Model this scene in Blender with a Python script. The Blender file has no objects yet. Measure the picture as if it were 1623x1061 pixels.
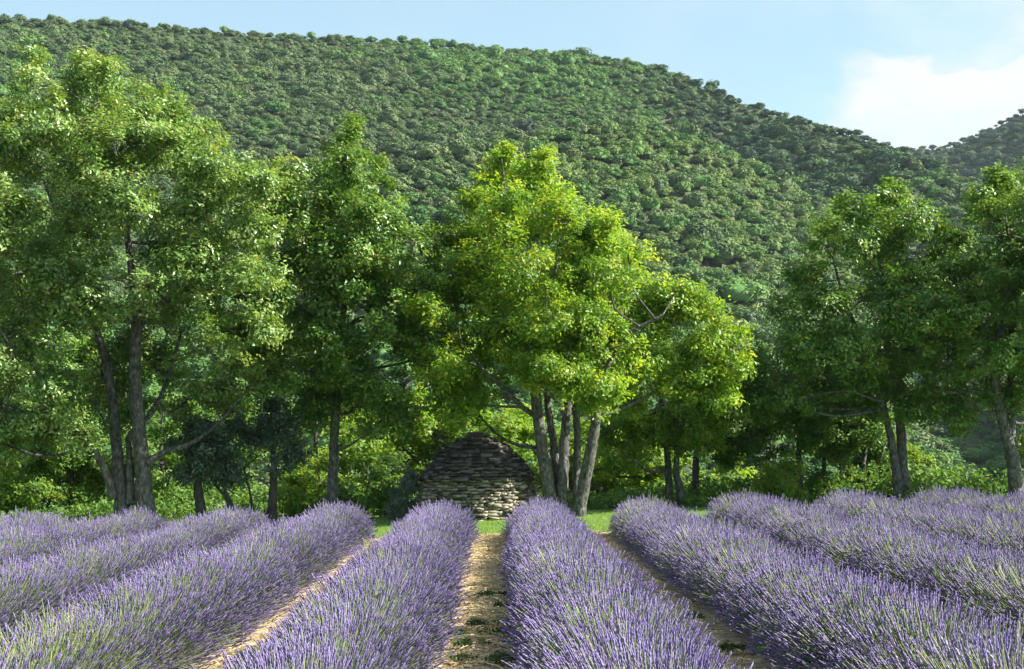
import bpy, math, random
import numpy as np
from mathutils import Vector

random.seed(7)
S = bpy.context.scene
COL = S.collection
R = math.radians

# ------------------------------------------------------------------ camera
CAM_H = 1.78            # eye height; horizon sits well below the picture centre (shift lens)
FPX = 2254.0           # focal length in photo pixels (50 mm)
VX, VY = 792.0, 703.0  # where the rows would meet
cam_d = bpy.data.cameras.new("camera")
cam_d.lens = 50.0
cam_d.sensor_width = 36.0
cam_d.shift_x = (811.5 - VX) / 1623.0
cam_d.shift_y = (VY - 530.5) / 1623.0
cam_d.clip_end = 6000
cam = bpy.data.objects.new("camera", cam_d)
COL.objects.link(cam)
cam.location = (0, 0, CAM_H)
cam.rotation_euler = (R(90), 0, 0)
S.camera = cam

# ------------------------------------------------------------------ light
SUN_EL, SUN_AZ = R(38), R(95)     # azimuth clockwise from +Y: from the right, a little behind the camera
sun_dir = Vector((math.sin(SUN_AZ) * math.cos(SUN_EL), math.cos(SUN_AZ) * math.cos(SUN_EL), math.sin(SUN_EL)))
sd = bpy.data.lights.new("sun", 'SUN')
sd.energy = 5.0
sd.angle = R(0.53)
sd.color = (1.0, 0.95, 0.86)
sun = bpy.data.objects.new("sun", sd)
COL.objects.link(sun)
sun.rotation_euler = sun_dir.to_track_quat('Z', 'Y').to_euler()
sun.location = (30, -5, 40)

W = bpy.data.worlds.new("World")
S.world = W
W.use_nodes = True
wn, wl = W.node_tree.nodes, W.node_tree.links
wn.clear()
w_out = wn.new('ShaderNodeOutputWorld')
w_bg = wn.new('ShaderNodeBackground')
w_sky = wn.new('ShaderNodeTexSky')
w_sky.sky_type = 'NISHITA'
w_sky.sun_disc = False
w_sky.sun_elevation = SUN_EL
w_sky.sun_rotation = SUN_AZ
w_sky.air_density = 1.0
w_sky.dust_density = 0.6
w_sky.ozone_density = 1.0
w_bg.inputs['Strength'].default_value = 0.072
w_tc = wn.new('ShaderNodeTexCoord')
def wmath(op, a, b=None, c=None):
    n = wn.new('ShaderNodeMath'); n.operation = op
    for k, v in enumerate((a, b, c)):
        if v is None: continue
        if isinstance(v, (int, float)): n.inputs[k].default_value = v
        else: wl.new(v, n.inputs[k])
    return n.outputs[0]
def wstep(v, lo, hi, t0=0.0, t1=1.0):
    n = wn.new('ShaderNodeMapRange'); n.interpolation_type = 'SMOOTHSTEP'
    wl.new(v, n.inputs['Value'])
    for k, x in (('From Min', lo), ('From Max', hi), ('To Min', t0), ('To Max', t1)): n.inputs[k].default_value = x
    return n.outputs[0]
def wnoise(scale, det, zs, rough=.55):
    mp = wn.new('ShaderNodeMapping'); mp.inputs['Scale'].default_value = (1, 1, zs)
    n = wn.new('ShaderNodeTexNoise'); n.inputs['Scale'].default_value = scale; n.inputs['Detail'].default_value = det; n.inputs['Roughness'].default_value = rough
    wl.new(w_tc.outputs['Generated'], mp.inputs['Vector']); wl.new(mp.outputs[0], n.inputs['Vector'])
    return wmath('SUBTRACT', n.outputs['Fac'], .5)
w_xyz = wn.new('ShaderNodeSeparateXYZ'); wl.new(w_tc.outputs['Generated'], w_xyz.inputs[0])
w_az = wmath('ARCTAN2', w_xyz.outputs[0], w_xyz.outputs[1]); w_el = w_xyz.outputs[2]
n_big, n_fine = wnoise(5.0, 8, 2.2), wnoise(16.0, 7, 1.6)
# a bank of cloud low over the valley to the right, with a billowed upper edge, and a loose veil above it
e_ = wmath('ADD', w_el, wmath('ADD', wmath('MULTIPLY', n_big, .075), wmath('MULTIPLY', n_fine, .05)))
a_ = wmath('ADD', w_az, wmath('ADD', wmath('MULTIPLY', n_big, .22), wmath('MULTIPLY', n_fine, .10)))
bank = wmath('MULTIPLY', wmath('MULTIPLY', wstep(e_, .261, .251), wstep(a_, .215, .275)), wstep(w_az, 1.5, .9))
bank = wmath('MULTIPLY', bank, wmath('ADD', wstep(wmath('ADD', w_el, wmath('MULTIPLY', n_fine, .05)), .218, .236, .76, 1.0), wmath('MULTIPLY', n_fine, .8)))
veil = wmath('MULTIPLY', wstep(wmath('ADD', wmath('MULTIPLY', n_big, 1.2), wmath('MULTIPLY', n_fine, .5)), -.12, .45), wstep(w_az, .05, .36, .08, 1.0))
cloud = wmath('MAXIMUM', bank, veil)
w_mix = wn.new('ShaderNodeMix'); w_mix.data_type = 'RGBA'
w_mix.inputs['B'].default_value = (4.6, 4.65, 4.72, 1)
w_tint = wn.new('ShaderNodeMix'); w_tint.data_type = 'RGBA'; w_tint.blend_type = 'MULTIPLY'
w_tint.inputs['Factor'].default_value = 1.0
w_tint.inputs['B'].default_value = (0.86, 1.13, 1.06, 1)
w_veil = wn.new('ShaderNodeMix'); w_veil.data_type = 'RGBA'      # thin high veil of cloud over the whole sky
w_veil.inputs['Factor'].default_value = 0.36
w_veil.inputs['B'].default_value = (3.75, 4.3, 4.45, 1)
wl.new(cloud, w_mix.inputs['Factor'])
wl.new(w_sky.outputs[0], w_tint.inputs['A'])
wl.new(w_tint.outputs['Result'], w_veil.inputs['A'])
wl.new(w_veil.outputs['Result'], w_mix.inputs['A'])
wl.new(w_mix.outputs['Result'], w_bg.inputs['Color'])
wl.new(w_bg.outputs[0], w_out.inputs['Surface'])

S.view_settings.view_transform = 'Standard'
S.view_settings.look = 'None'
S.view_settings.exposure = 1.55
S.view_settings.gamma = 1.0
S.view_settings.use_curve_mapping = False
S.render.engine = 'CYCLES'
S.cycles.max_bounces = 6
S.cycles.diffuse_bounces = 2
S.cycles.transmission_bounces = 4
S.cycles.volume_bounces = 0
S.cycles.use_denoising = True

# ------------------------------------------------------------------ helpers
def tag(o, label=None, cat=None, group=None, kind=None):
    if label: o['label'] = label
    if cat: o['category'] = cat
    if group: o['group'] = group
    if kind: o['kind'] = kind
    return o

def empty(name, loc, label, cat, group=None):
    o = bpy.data.objects.new(name, None)
    o.empty_display_size = 0.3
    COL.objects.link(o)
    o.location = loc
    return tag(o, label, cat, group)

class Geo:
    """Collects vertices and faces (tris and quads) with a material index and a tint per face."""
    def __init__(self):
        self.V, self.F, self.n = [], [], 0
    def add(self, V, F, mat=0, tint=0.5):
        V = np.asarray(V, float).reshape(-1, 3)
        F = np.asarray(F, int)
        t = np.broadcast_to(np.asarray(tint, float), (len(F),))
        m = np.broadcast_to(np.asarray(mat, int), (len(F),))
        self.V.append(V); self.F.append((F + self.n, m, t)); self.n += len(V)
    def mesh(self, name, mats, smooth=False):
        V = np.concatenate(self.V) if self.V else np.zeros((0, 3))
        me = bpy.data.meshes.new(name)
        me.vertices.add(len(V))
        me.vertices.foreach_set('co', V.astype(np.float32).ravel())
        loops, tot, mi, ti = [], [], [], []
        for F, m, t in self.F:
            loops.append(F.ravel()); tot.append(np.full(len(F), F.shape[1])); mi.append(m); ti.append(t)
        loops = np.concatenate(loops); tot = np.concatenate(tot)
        me.loops.add(len(loops)); me.polygons.add(len(tot))
        me.loops.foreach_set('vertex_index', loops.astype(np.int32))
        st = np.concatenate([[0], np.cumsum(tot)[:-1]]).astype(np.int32)
        me.polygons.foreach_set('loop_start', st)
        me.polygons.foreach_set('material_index', np.concatenate(mi).astype(np.int32))
        if smooth:
            me.polygons.foreach_set('use_smooth', np.ones(len(tot), bool))
        a = me.attributes.new('tint', 'FLOAT', 'FACE')
        a.data.foreach_set('value', np.concatenate(ti).astype(np.float32))
        for m in mats: me.materials.append(m)
        me.update(calc_edges=True)
        me.validate()
        return me

def obj(name, me, parent=None, loc=None):
    o = bpy.data.objects.new(name, me)
    COL.objects.link(o)
    if parent is not None: o.parent = parent
    if loc is not None: o.location = loc
    return o

def norm(a):
    return a / np.maximum(np.linalg.norm(a, axis=-1, keepdims=True), 1e-9)

def rdir(rng, n):
    return norm(rng.normal(size=(n, 3)))

class Noise3:
    """Cheap smooth noise from sums of sines, roughly -1..1."""
    def __init__(self, seed, freq, octs=2):
        r = np.random.default_rng(seed)
        self.k, self.p, self.a = [], [], []
        for o in range(octs):
            self.k.append(norm(r.normal(size=(7, 3))) * freq * (1.9 ** o) * r.uniform(.7, 1.3, (7, 1)))
            self.p.append(r.uniform(0, 6.28, 7)); self.a.append(0.6 ** o)
    def __call__(self, P):
        s = 0
        for k, p, a in zip(self.k, self.p, self.a):
            s = s + a * np.sin(P @ k.T + p).sum(-1) / 2.6
        return s / sum(self.a)

def tube(g, pts, rad, sides=8, mat=0, tint=.5, bump=0.0, rng=None):
    pts = np.asarray(pts, float); rad = np.asarray(rad, float)
    n = len(pts)
    T = norm(np.gradient(pts, axis=0))
    ref = np.array([0.3, 1.0, 0.2]); ref /= np.linalg.norm(ref)
    A = norm(np.cross(T, ref)); B = np.cross(T, A)
    ang = np.linspace(0, 2 * math.pi, sides, endpoint=False)
    rr = rad[:, None] * np.ones(sides)
    if bump and rng is not None:
        rr = rr * (1 + rng.normal(0, bump, rr.shape))
    V = pts[:, None, :] + rr[..., None] * (np.cos(ang)[None, :, None] * A[:, None, :] + np.sin(ang)[None, :, None] * B[:, None, :])
    i = np.arange(n - 1)[:, None] * sides; j = np.arange(sides)[None, :]; k = (j + 1) % sides
    F = np.stack([i + j, i + k, i + sides + k, i + sides + j], -1).reshape(-1, 4)
    g.add(V.reshape(-1, 3), F, mat, tint)

def spline(pts, m):
    """Catmull-Rom through pts with m points per span; works on (n,k) arrays."""
    P = np.asarray(pts, float)
    P = np.vstack([2 * P[0] - P[1], P, 2 * P[-1] - P[-2]])
    out = []
    for i in range(1, len(P) - 2):
        for t in np.linspace(0, 1, m, endpoint=False):
            a, b, c, d = P[i - 1], P[i], P[i + 1], P[i + 2]
            out.append(.5 * (2 * b + (c - a) * t + (2 * a - 5 * b + 4 * c - d) * t * t + (3 * b - a - 3 * c + d) * t ** 3))
    out.append(P[-2])
    return np.array(out)

# ------------------------------------------------------------------ materials
def mat_new(name):
    m = bpy.data.materials.new(name); m.use_nodes = True
    nt = m.node_tree; nt.nodes.clear()
    return m, nt.nodes, nt.links

def ramp_node(nd, stops, interp='LINEAR'):
    r = nd.new('ShaderNodeValToRGB'); r.color_ramp.interpolation = interp
    e = r.color_ramp.elements
    while len(e) < len(stops): e.new(0.5)
    for x, (p, c) in zip(e, stops): x.position = p; x.color = (*c, 1)
    return r

def noise_node(nd, scale, detail=4, rough=.55, vec=None, ln=None):
    n = nd.new('ShaderNodeTexNoise')
    n.inputs['Scale'].default_value = scale; n.inputs['Detail'].default_value = detail; n.inputs['Roughness'].default_value = rough
    if vec is not None: ln.new(vec, n.inputs['Vector'])
    return n

def leaf_mat(name, stops, trans=.35, rough=.45, spec=.35, tstops=None, rnd=0.0, sat_noise=None):
    """Leaf: colour ramp over the leaf's tint; part diffuse with a sheen, part translucent."""
    m, nd, ln = mat_new(name)
    out = nd.new('ShaderNodeOutputMaterial')
    at = nd.new('ShaderNodeAttribute'); at.attribute_name = 'tint'
    fac = at.outputs['Fac']
    if rnd:
        oi = nd.new('ShaderNodeObjectInfo')
        mm = nd.new('ShaderNodeMath'); mm.operation = 'MULTIPLY_ADD'
        mm.inputs[1].default_value = rnd
        ln.new(oi.outputs['Random'], mm.inputs[0])
        sc = nd.new('ShaderNodeMath'); sc.operation = 'MULTIPLY'; sc.inputs[1].default_value = 1 - rnd
        ln.new(fac, sc.inputs[0]); ln.new(sc.outputs[0], mm.inputs[2])
        fac = mm.outputs[0]
    r = ramp_node(nd, stops); ln.new(fac, r.inputs[0])
    p = nd.new('ShaderNodeBsdfPrincipled')
    p.inputs['Roughness'].default_value = rough
    p.inputs['Specular IOR Level'].default_value = spec
    ln.new(r.outputs[0], p.inputs['Base Color'])
    t = nd.new('ShaderNodeBsdfTranslucent')
    if tstops is None: tstops = [(q, (c[0] * 1.7, c[1] * 1.6, c[2] * .8)) for q, c in stops]
    r2 = ramp_node(nd, tstops); ln.new(fac, r2.inputs[0]); ln.new(r2.outputs[0], t.inputs['Color'])
    mx = nd.new('ShaderNodeMixShader'); mx.inputs[0].default_value = trans
    ln.new(p.outputs[0], mx.inputs[1]); ln.new(t.outputs[0], mx.inputs[2])
    ln.new(mx.outputs[0], out.inputs['Surface'])
    return m

def solid_mat(name, stops, scale=8, rough=.9, spec=.2, bump=.4, bscale=None, use_tint=0.0, use_rnd=0.0, stretch=None, dist=.02, detail=6):
    m, nd, ln = mat_new(name)
    out = nd.new('ShaderNodeOutputMaterial')
    p = nd.new('ShaderNodeBsdfPrincipled')
    p.inputs['Roughness'].default_value = rough; p.inputs['Specular IOR Level'].default_value = spec
    tc = nd.new('ShaderNodeTexCoord'); vec = tc.outputs['Object']
    if stretch:
        mp = nd.new('ShaderNodeMapping'); mp.inputs['Scale'].default_value = stretch
        ln.new(vec, mp.inputs['Vector']); vec = mp.outputs[0]
    n = noise_node(nd, scale, detail, .6, vec, ln)
    fac = n.outputs['Fac']
    for src, amt in (('tint', use_tint), ('rnd', use_rnd)):
        if not amt: continue
        if src == 'tint':
            q = nd.new('ShaderNodeAttribute'); q.attribute_name = 'tint'; q = q.outputs['Fac']
        else:
            q = nd.new('ShaderNodeObjectInfo').outputs['Random']
        a = nd.new('ShaderNodeMix'); a.data_type = 'FLOAT'; a.inputs['Factor'].default_value = amt
        ln.new(fac, a.inputs['A']); ln.new(q, a.inputs['B']); fac = a.outputs['Result']
    r = ramp_node(nd, stops); ln.new(fac, r.inputs[0]); ln.new(r.outputs[0], p.inputs['Base Color'])
    n2 = noise_node(nd, bscale or scale * 3, 6, .65, vec, ln)
    b = nd.new('ShaderNodeBump'); b.inputs['Strength'].default_value = bump; b.inputs['Distance'].default_value = dist
    ln.new(n2.outputs['Fac'], b.inputs['Height']); ln.new(b.outputs[0], p.inputs['Normal'])
    ln.new(p.outputs[0], out.inputs['Surface'])
    return m

M = {}
M['bark'] = solid_mat('grey_bark', [(.36, (.050, .046, .042)), (.47, (.105, .10, .093)), (.58, (.15, .148, .138)), (.68, (.28, .28, .26))], scale=15, bscale=26, bump=1.0, dist=.06, stretch=(1, 1, .5), detail=9)
M['bark_dark'] = solid_mat('dark_bark', [(.3, (.03, .026, .022)), (.65, (.10, .09, .075))], scale=9, bscale=30, bump=.7, stretch=(1, 1, .4))
M['oak'] = leaf_mat('oak_leaf', [(0, (.030, .085, .014)), (.5, (.100, .205, .032)), (.85, (.21, .315, .060)), (1, (.32, .34, .08))], .28, .40, .45)
M['oak_pale'] = leaf_mat('pale_oak_leaf', [(0, (.055, .120, .025)), (.5, (.150, .265, .060)), (.85, (.29, .38, .11)), (1, (.43, .43, .18))], .27, .36, .55)
M['oak_bright'] = leaf_mat('bright_oak_leaf', [(0, (.055, .135, .012)), (.5, (.150, .275, .030)), (.85, (.30, .38, .042)), (1, (.40, .39, .055))], .48, .42, .4)
M['shrub_bright'] = leaf_mat('bright_shrub_leaf', [(0, (.07, .16, .022)), (.5, (.175, .29, .040)), (1, (.31, .37, .07))], .48, .5, .3)
M['shrub_mid'] = leaf_mat('green_shrub_leaf', [(0, (.035, .10, .02)), (.5, (.10, .20, .036)), (1, (.19, .27, .056))], .36, .5, .3)
M['olive'] = leaf_mat('blue_grey_leaf', [(0, (.042, .070, .050)), (.5, (.085, .130, .092)), (1, (.17, .225, .16))], .2, .55, .3)
M['silver'] = leaf_mat('silver_leaf', [(0, (.08, .11, .085)), (.5, (.14, .18, .14)), (1, (.26, .30, .24))], .2, .6, .3)
M['red'] = leaf_mat('red_petal', [(0, (.5, .03, .015)), (1, (.65, .08, .03))], .3, .5, .3)
M['orange'] = leaf_mat('orange_petal', [(0, (.75, .22, .02)), (1, (.8, .3, .03))], .3, .5, .3)
M['grass'] = leaf_mat('lawn_blade', [(0, (.10, .20, .03)), (.6, (.19, .31, .06)), (1, (.30, .36, .10))], .35, .5, .3)
M['weed'] = leaf_mat('weed_leaf', [(0, (.02, .055, .015)), (.6, (.05, .11, .03)), (1, (.11, .17, .05))], .3, .45, .4)
M['drygrass'] = leaf_mat('dry_grass_blade', [(0, (.20, .24, .06)), (1, (.40, .36, .14))], .3, .6, .2)
M['straw'] = leaf_mat('straw', [(0, (.24, .17, .09)), (.5, (.50, .38, .20)), (1, (.72, .58, .33))], .1, .6, .3)
M['hill_green'] = leaf_mat('hill_leaf_green', [(0, (.042, .110, .028)), (.5, (.090, .190, .042)), (1, (.165, .260, .060))], .12, .6, .2, rnd=.6)
M['hill_grey'] = leaf_mat('hill_leaf_grey', [(0, (.042, .078, .034)), (.5, (.092, .145, .052)), (1, (.180, .220, .085))], .10, .6, .2, rnd=.6)
M['hill_sunlit'] = leaf_mat('hill_leaf_sunlit', [(0, (.060, .120, .032)), (.5, (.125, .200, .052)), (1, (.215, .275, .085))], .12, .6, .2, rnd=.6)  # paler leaf copy: sunlight on the near spur painted into the colour
M['hill_shaded'] = leaf_mat('hill_leaf_shaded', [(0, (.022, .056, .026)), (.5, (.046, .096, .036)), (1, (.095, .150, .055))], .08, .6, .2, rnd=.6)  # darker leaf copy: shade of the fold painted into the colour
M['hill_dark'] = leaf_mat('hill_conifer_leaf', [(0, (.025, .045, .03)), (1, (.05, .08, .05))], .1, .6, .2)
M['spike'] = leaf_mat('lavender_flower', [(0, (.105, .072, .19)), (.45, (.215, .165, .34)), (.8, (.30, .245, .44)), (1, (.40, .35, .53))], .15, .6, .2,
                      tstops=[(0, (.10, .06, .28)), (1, (.35, .27, .6))], rnd=.2)
M['stem'] = leaf_mat('lavender_stem', [(0, (.11, .15, .08)), (.5, (.24, .30, .16)), (.85, (.36, .46, .19)), (1, (.47, .45, .27))], .25, .6, .25)
M['lavleaf'] = leaf_mat('lavender_leaf', [(0, (.07, .10, .05)), (1, (.17, .22, .11))], .2, .6, .2)
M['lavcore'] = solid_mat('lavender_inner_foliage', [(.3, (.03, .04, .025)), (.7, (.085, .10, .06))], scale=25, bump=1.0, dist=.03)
M['ground'] = solid_mat('meadow_ground', [(.3, (.04, .065, .018)), (.55, (.075, .10, .03)), (.75, (.16, .14, .07))], scale=1.3, bscale=9, bump=.8, dist=.06)
M['hillsoil'] = solid_mat('hill_undergrowth', [(.3, (.035, .055, .022)), (.7, (.08, .10, .045))], scale=.3, bscale=1.5, bump=.8, dist=.3)
M['soil'] = solid_mat('strawy_soil', [(.30, (.17, .125, .075)), (.5, (.38, .295, .175)), (.70, (.60, .48, .30))], scale=11, bscale=40, bump=.9, dist=.02, detail=8)
M['lawn'] = solid_mat('lawn_turf', [(.3, (.08, .16, .025)), (.7, (.16, .26, .05))], scale=6, bscale=60, bump=.8, dist=.03)
M['wallstone'] = solid_mat('limestone', [(.12, (.085, .077, .060)), (.45, (.245, .22, .165)), (.85, (.45, .40, .30))], scale=9, bscale=30, bump=.7, dist=.015, use_rnd=.7)
M['roofstone'] = solid_mat('weathered_slab', [(.15, (.045, .040, .037)), (.5, (.098, .088, .080)), (.9, (.21, .19, .165))], scale=9, bscale=30, bump=.7, dist=.015, use_rnd=.7)
M['moss'] = solid_mat('mossy_stone', [(.3, (.10, .10, .03)), (.7, (.24, .22, .10))], scale=9, bscale=30, bump=.7, dist=.015, use_rnd=.4)
M['core'] = solid_mat('hut_inner_rubble', [(.3, (.05, .045, .04)), (.7, (.10, .09, .08))], scale=12)
M['bluestone'] = solid_mat('blue_grey_rock', [(.3, (.09, .12, .15)), (.7, (.20, .25, .29))], scale=6)

# ------------------------------------------------------------------ terrain
def gz(x):
    """The field rises gently to the right."""
    return 0.5 * np.tanh(np.asarray(x, float) * 0.028 / 0.5)

def interp(px, tab):
    a = np.array(tab, float)
    return np.interp(px, a[:, 0], a[:, 1])

SKY_B = [(-2600, 500), (-1500, 250), (-800, 70), (-300, 24), (0, 33), (200, 41), (400, 54), (600, 68), (800, 81), (930, 91), (1050, 111), (1150, 151), (1250, 187), (1350, 212),
         (1420, 238), (1500, 275), (1560, 300), (1623, 325), (1900, 430), (2400, 560)]
SKY_A = [(200, 687), (450, 420), (650, 275), (800, 226), (900, 208), (1000, 212), (1110, 230), (1230, 296), (1330, 356), (1400, 440), (1500, 560), (1623, 640), (1800, 687)]
SKY_C = [(1200, 687), (1350, 300), (1420, 236), (1480, 231), (1505, 229), (1530, 222), (1560, 209), (1590, 194), (1623, 178), (1700, 150), (1900, 110), (2400, 100), (3400, 350), (4500, 600)]

hillnoise = Noise3(3, 1 / 28.0, 2)

def terrain(theta, r):
    px = VX + FPX * np.tan(np.clip(theta, -1.2, 1.2))
    px = np.where(np.abs(theta) > 1.2, np.sign(theta) * 9000, px)
    X, Y = r * np.sin(theta), r * np.cos(theta)
    low = -14.0
    valley = low * np.clip((r - 42) / 120, 0, 1) ** 1.5 * np.clip(1.4 - np.abs(theta) / 1.2, 0, 1)
    def ridge(tab, r0, D, fall):
        e = (VY - interp(px, tab)) / FPX
        zc = np.maximum(CAM_H + e * D * np.cos(np.clip(theta, -1.2, 1.2)), low)
        zc = np.where(np.abs(theta) > 1.15, low, zc)
        t = (r - r0) / (D - r0)
        up = low + (zc - low) * np.clip(t, 0, 1) * (0.80 + 0.20 * np.clip(t, 0, 1))
        return np.where(t <= 1, up, np.maximum(zc - fall * (r - D), low)), t, zc
    carve = np.clip((px - 950) / 220, 0, 1) * np.clip((1700 - px) / 300, 0, 1)
    zB, tB, cB = ridge(SKY_B, 190 + 110 * carve, 600 - 140 * np.clip((px - 1050) / 573, 0, 1.2), .35)
    zA, tA, cA = ridge(SKY_A, 190, 385 + 95 * np.clip((px - 900) / 600, -.5, 1.2), .55)
    zC, tC, cC = ridge(SKY_C, 480, 950, .3)
    hgt = np.maximum(np.maximum(zA, zB), zC)
    P = np.stack([X, Y, hgt * 0], -1)
    amp = np.clip((r - 200) / 120, 0, 1) * np.clip((hgt + 14) / 30, 0, 1)
    hgt = hgt + 2.6 * amp * hillnoise(P) * np.clip(np.abs(tB - 1) * 6, 0.15, 1)
    s = np.clip((r - 150) / 60, 0, 1)
    z = np.where(r > 150, np.maximum(valley, hgt) * s + valley * (1 - s), valley)
    near = np.clip(1 - (r - 60) / 100, 0, 1)
    return z + gz(X) * near, tA, tB, tC

def build_ground():
    th1 = np.concatenate([np.linspace(-math.pi, -.62, 40, endpoint=False), np.linspace(-.62, .62, 190, endpoint=False), np.linspace(.62, math.pi, 40)])
    rs = np.concatenate([[0.05, 2, 5, 9], np.linspace(13, 60, 24), np.linspace(65, 150, 14)])
    rh = np.concatenate([[150], np.linspace(156, 640, 80), np.linspace(650, 1100, 30), [1200, 1350, 1500]])
    for name, rr, mt in (('ground', rs, M['ground']), ('hillside', rh, M['hillsoil'])):
        T, Q = np.meshgrid(th1, rr)
        z, *_ = terrain(T, Q)
        if name == 'ground':
            z = z - 0.05
        else:
            z[0] -= 0.05
        V = np.stack([Q * np.sin(T), Q * np.cos(T), z], -1).reshape(-1, 3)
        nt = len(th1); i = np.arange(len(rr) - 1)[:, None] * nt; j = np.arange(nt - 1)[None, :]
        F = np.stack([i + j, i + nt + j, i + nt + j + 1, i + j + 1], -1).reshape(-1, 4)
        g = Geo(); g.add(V, F)
        o = obj(name, g.mesh(name, [mt], True)); tag(o, kind='structure')

build_ground()

def haze():
    g = Geo()
    x, y0, y1, z0, z1 = 1560, -1560, 1560, -19.0, 300.0
    V = [[sx * x, y, z] for z in (z0, z1) for (sx, y) in ((-1, y0), (1, y0), (1, y1), (-1, y1))]
    g.add(V, [[0, 3, 2, 1], [4, 5, 6, 7], [0, 1, 5, 4], [1, 2, 6, 5], [2, 3, 7, 6], [3, 0, 4, 7]])
    m, nd, ln = mat_new('air_haze')
    out = nd.new('ShaderNodeOutputMaterial'); v = nd.new('ShaderNodeVolumePrincipled')
    v.inputs['Color'].default_value = (.72, .86, 1, 1); v.inputs['Density'].default_value = HAZE; v.inputs['Anisotropy'].default_value = .2
    ln.new(v.outputs[0], out.inputs['Volume'])
    o = obj('haze', g.mesh('haze', [m])); tag(o, 'thin summer haze in the air over the valley', kind='stuff')
HAZE = 0.00007
haze()

def sheet(name, x0, x1, y0, y1, nx, ny, off, mt, bump=0, seed=0, freq=5.0):
    X, Y = np.meshgrid(np.linspace(x0, x1, nx), np.linspace(y0, y1, ny))
    Z = gz(X) + off
    if bump:
        nz = Noise3(seed, freq, 3); Z = Z + bump * nz(np.stack([X, Y, X * 0], -1))
    V = np.stack([X, Y, Z], -1).reshape(-1, 3)
    i = np.arange(ny - 1)[:, None] * nx; j = np.arange(nx - 1)[None, :]
    F = np.stack([i + j, i + j + 1, i + nx + j + 1, i + nx + j], -1).reshape(-1, 4)
    g = Geo(); g.add(V, F)
    o = obj(name, g.mesh(name, [mt], True))
    return tag(o, kind='structure')

FIELD_END = 27.3
sheet('field_soil', -14, 15, 4.0, FIELD_END + .45, 180, 170, 0.0, M['soil'], .018, 11, 6.0)
sheet('lawn', -15, 17, FIELD_END + .35, 36.4, 60, 24, 0.015, M['lawn'], .012, 12, 2.0)

# ------------------------------------------------------------------ hill forest
def forest_tree_geo(seed, conical=False):
    """Crown about 1 m in radius: a lumpy core with leaf tufts over its lobes."""
    rng = np.random.default_rng(seed)
    g = Geo()
    nl = 22
    d = rdir(rng, nl * 3); d = d[d[:, 2] > -.25][:nl]
    c = d * np.array([.62, .62, .5]) * rng.uniform(.75, 1.1, (len(d), 1)); c[:, 2] += .55
    rad = rng.uniform(.22, .42, len(d))
    # core
    th = np.linspace(0, 2 * math.pi, 9)[:-1]; ph = np.linspace(-.5, 1.5, 5)
    V = np.array([[.62 * math.cos(p) * math.cos(t), .62 * math.cos(p) * math.sin(t), .5 + .5 * math.sin(p)] for p in ph for t in th])
    V *= 1 + rng.uniform(-.12, .12, (len(V), 1))
    F = [[a * 8 + b, a * 8 + (b + 1) % 8, a * 8 + 8 + (b + 1) % 8, a * 8 + 8 + b] for a in range(4) for b in range(8)]
    g.add(V, F, 0, .15)  # core tinted dark to stand in for shadow inside the crown
    tv = [[0, 0, -.35], [.09, 0, .5], [-.05, .08, .5], [-.05, -.08, .5], [.12, 0, -.6], [-.07, .1, -.6], [-.07, -.1, -.6]]
    g.add(tv, [[4, 5, 2, 1], [5, 6, 3, 2], [6, 4, 1, 3]], 1, .3)
    for cc, rr in zip(c, rad):
        n = 30
        u = rdir(rng, n); u = np.where((u[:, 2] < -.3)[:, None], -u, u)
        p = cc + u * rr * rng.uniform(.75, 1.08, (n, 1))
        nn = norm(u + rng.normal(0, .28, (n, 3)))
        a = norm(np.cross(nn, rdir(rng, n))); b = np.cross(nn, a)
        s = rng.uniform(.06, .11, (n, 1))
        V = np.stack([p - a * s, p + b * s * .7, p + a * s, p - b * s * .7], 1).reshape(-1, 3)
        F = np.arange(4 * n).reshape(n, 4)
        g.add(V, F, 0, np.clip(rng.uniform(.3, .7) + rng.normal(0, .08, n), 0, 1))
    return g

FOREST_ME = []
for k in range(15):
    mt = (M['hill_green'] if k % 2 == 0 else M['hill_grey']) if k < 9 else M['hill_sunlit'] if k < 12 else M['hill_shaded']
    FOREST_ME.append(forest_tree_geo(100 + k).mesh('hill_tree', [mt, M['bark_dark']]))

def forest_points():
    rng = np.random.default_rng(5)
    out = []
    r = 150.0
    while r < 1010:
        far = r > 640
        sp = 3.1 if not far else 4.8
        lo, hi = (-.47, .50) if not far else (.17, .55)
        th = np.arange(lo, hi, sp / r)
        th = th + rng.uniform(-.45, .45, len(th)) * sp / r
        rr = r + rng.uniform(-.5, .5, len(th)) * sp
        out.append(np.stack([th, rr], -1))
        r += sp * .93
    P = np.concatenate(out)
    z, tA, tB, tC = terrain(P[:, 0], P[:, 1])
    vis = (tB < 1.04) | ((tC < 1.03) & (P[:, 0] > .2))
    keep = vis & (rng.uniform(size=len(P)) < .965)
    P, z = P[keep], z[keep]
    return np.stack([P[:, 0], P[:, 1], P[:, 1] * np.sin(P[:, 0]), P[:, 1] * np.cos(P[:, 0]), z], -1), rng, tA[keep], tB[keep], tC[keep]

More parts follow.
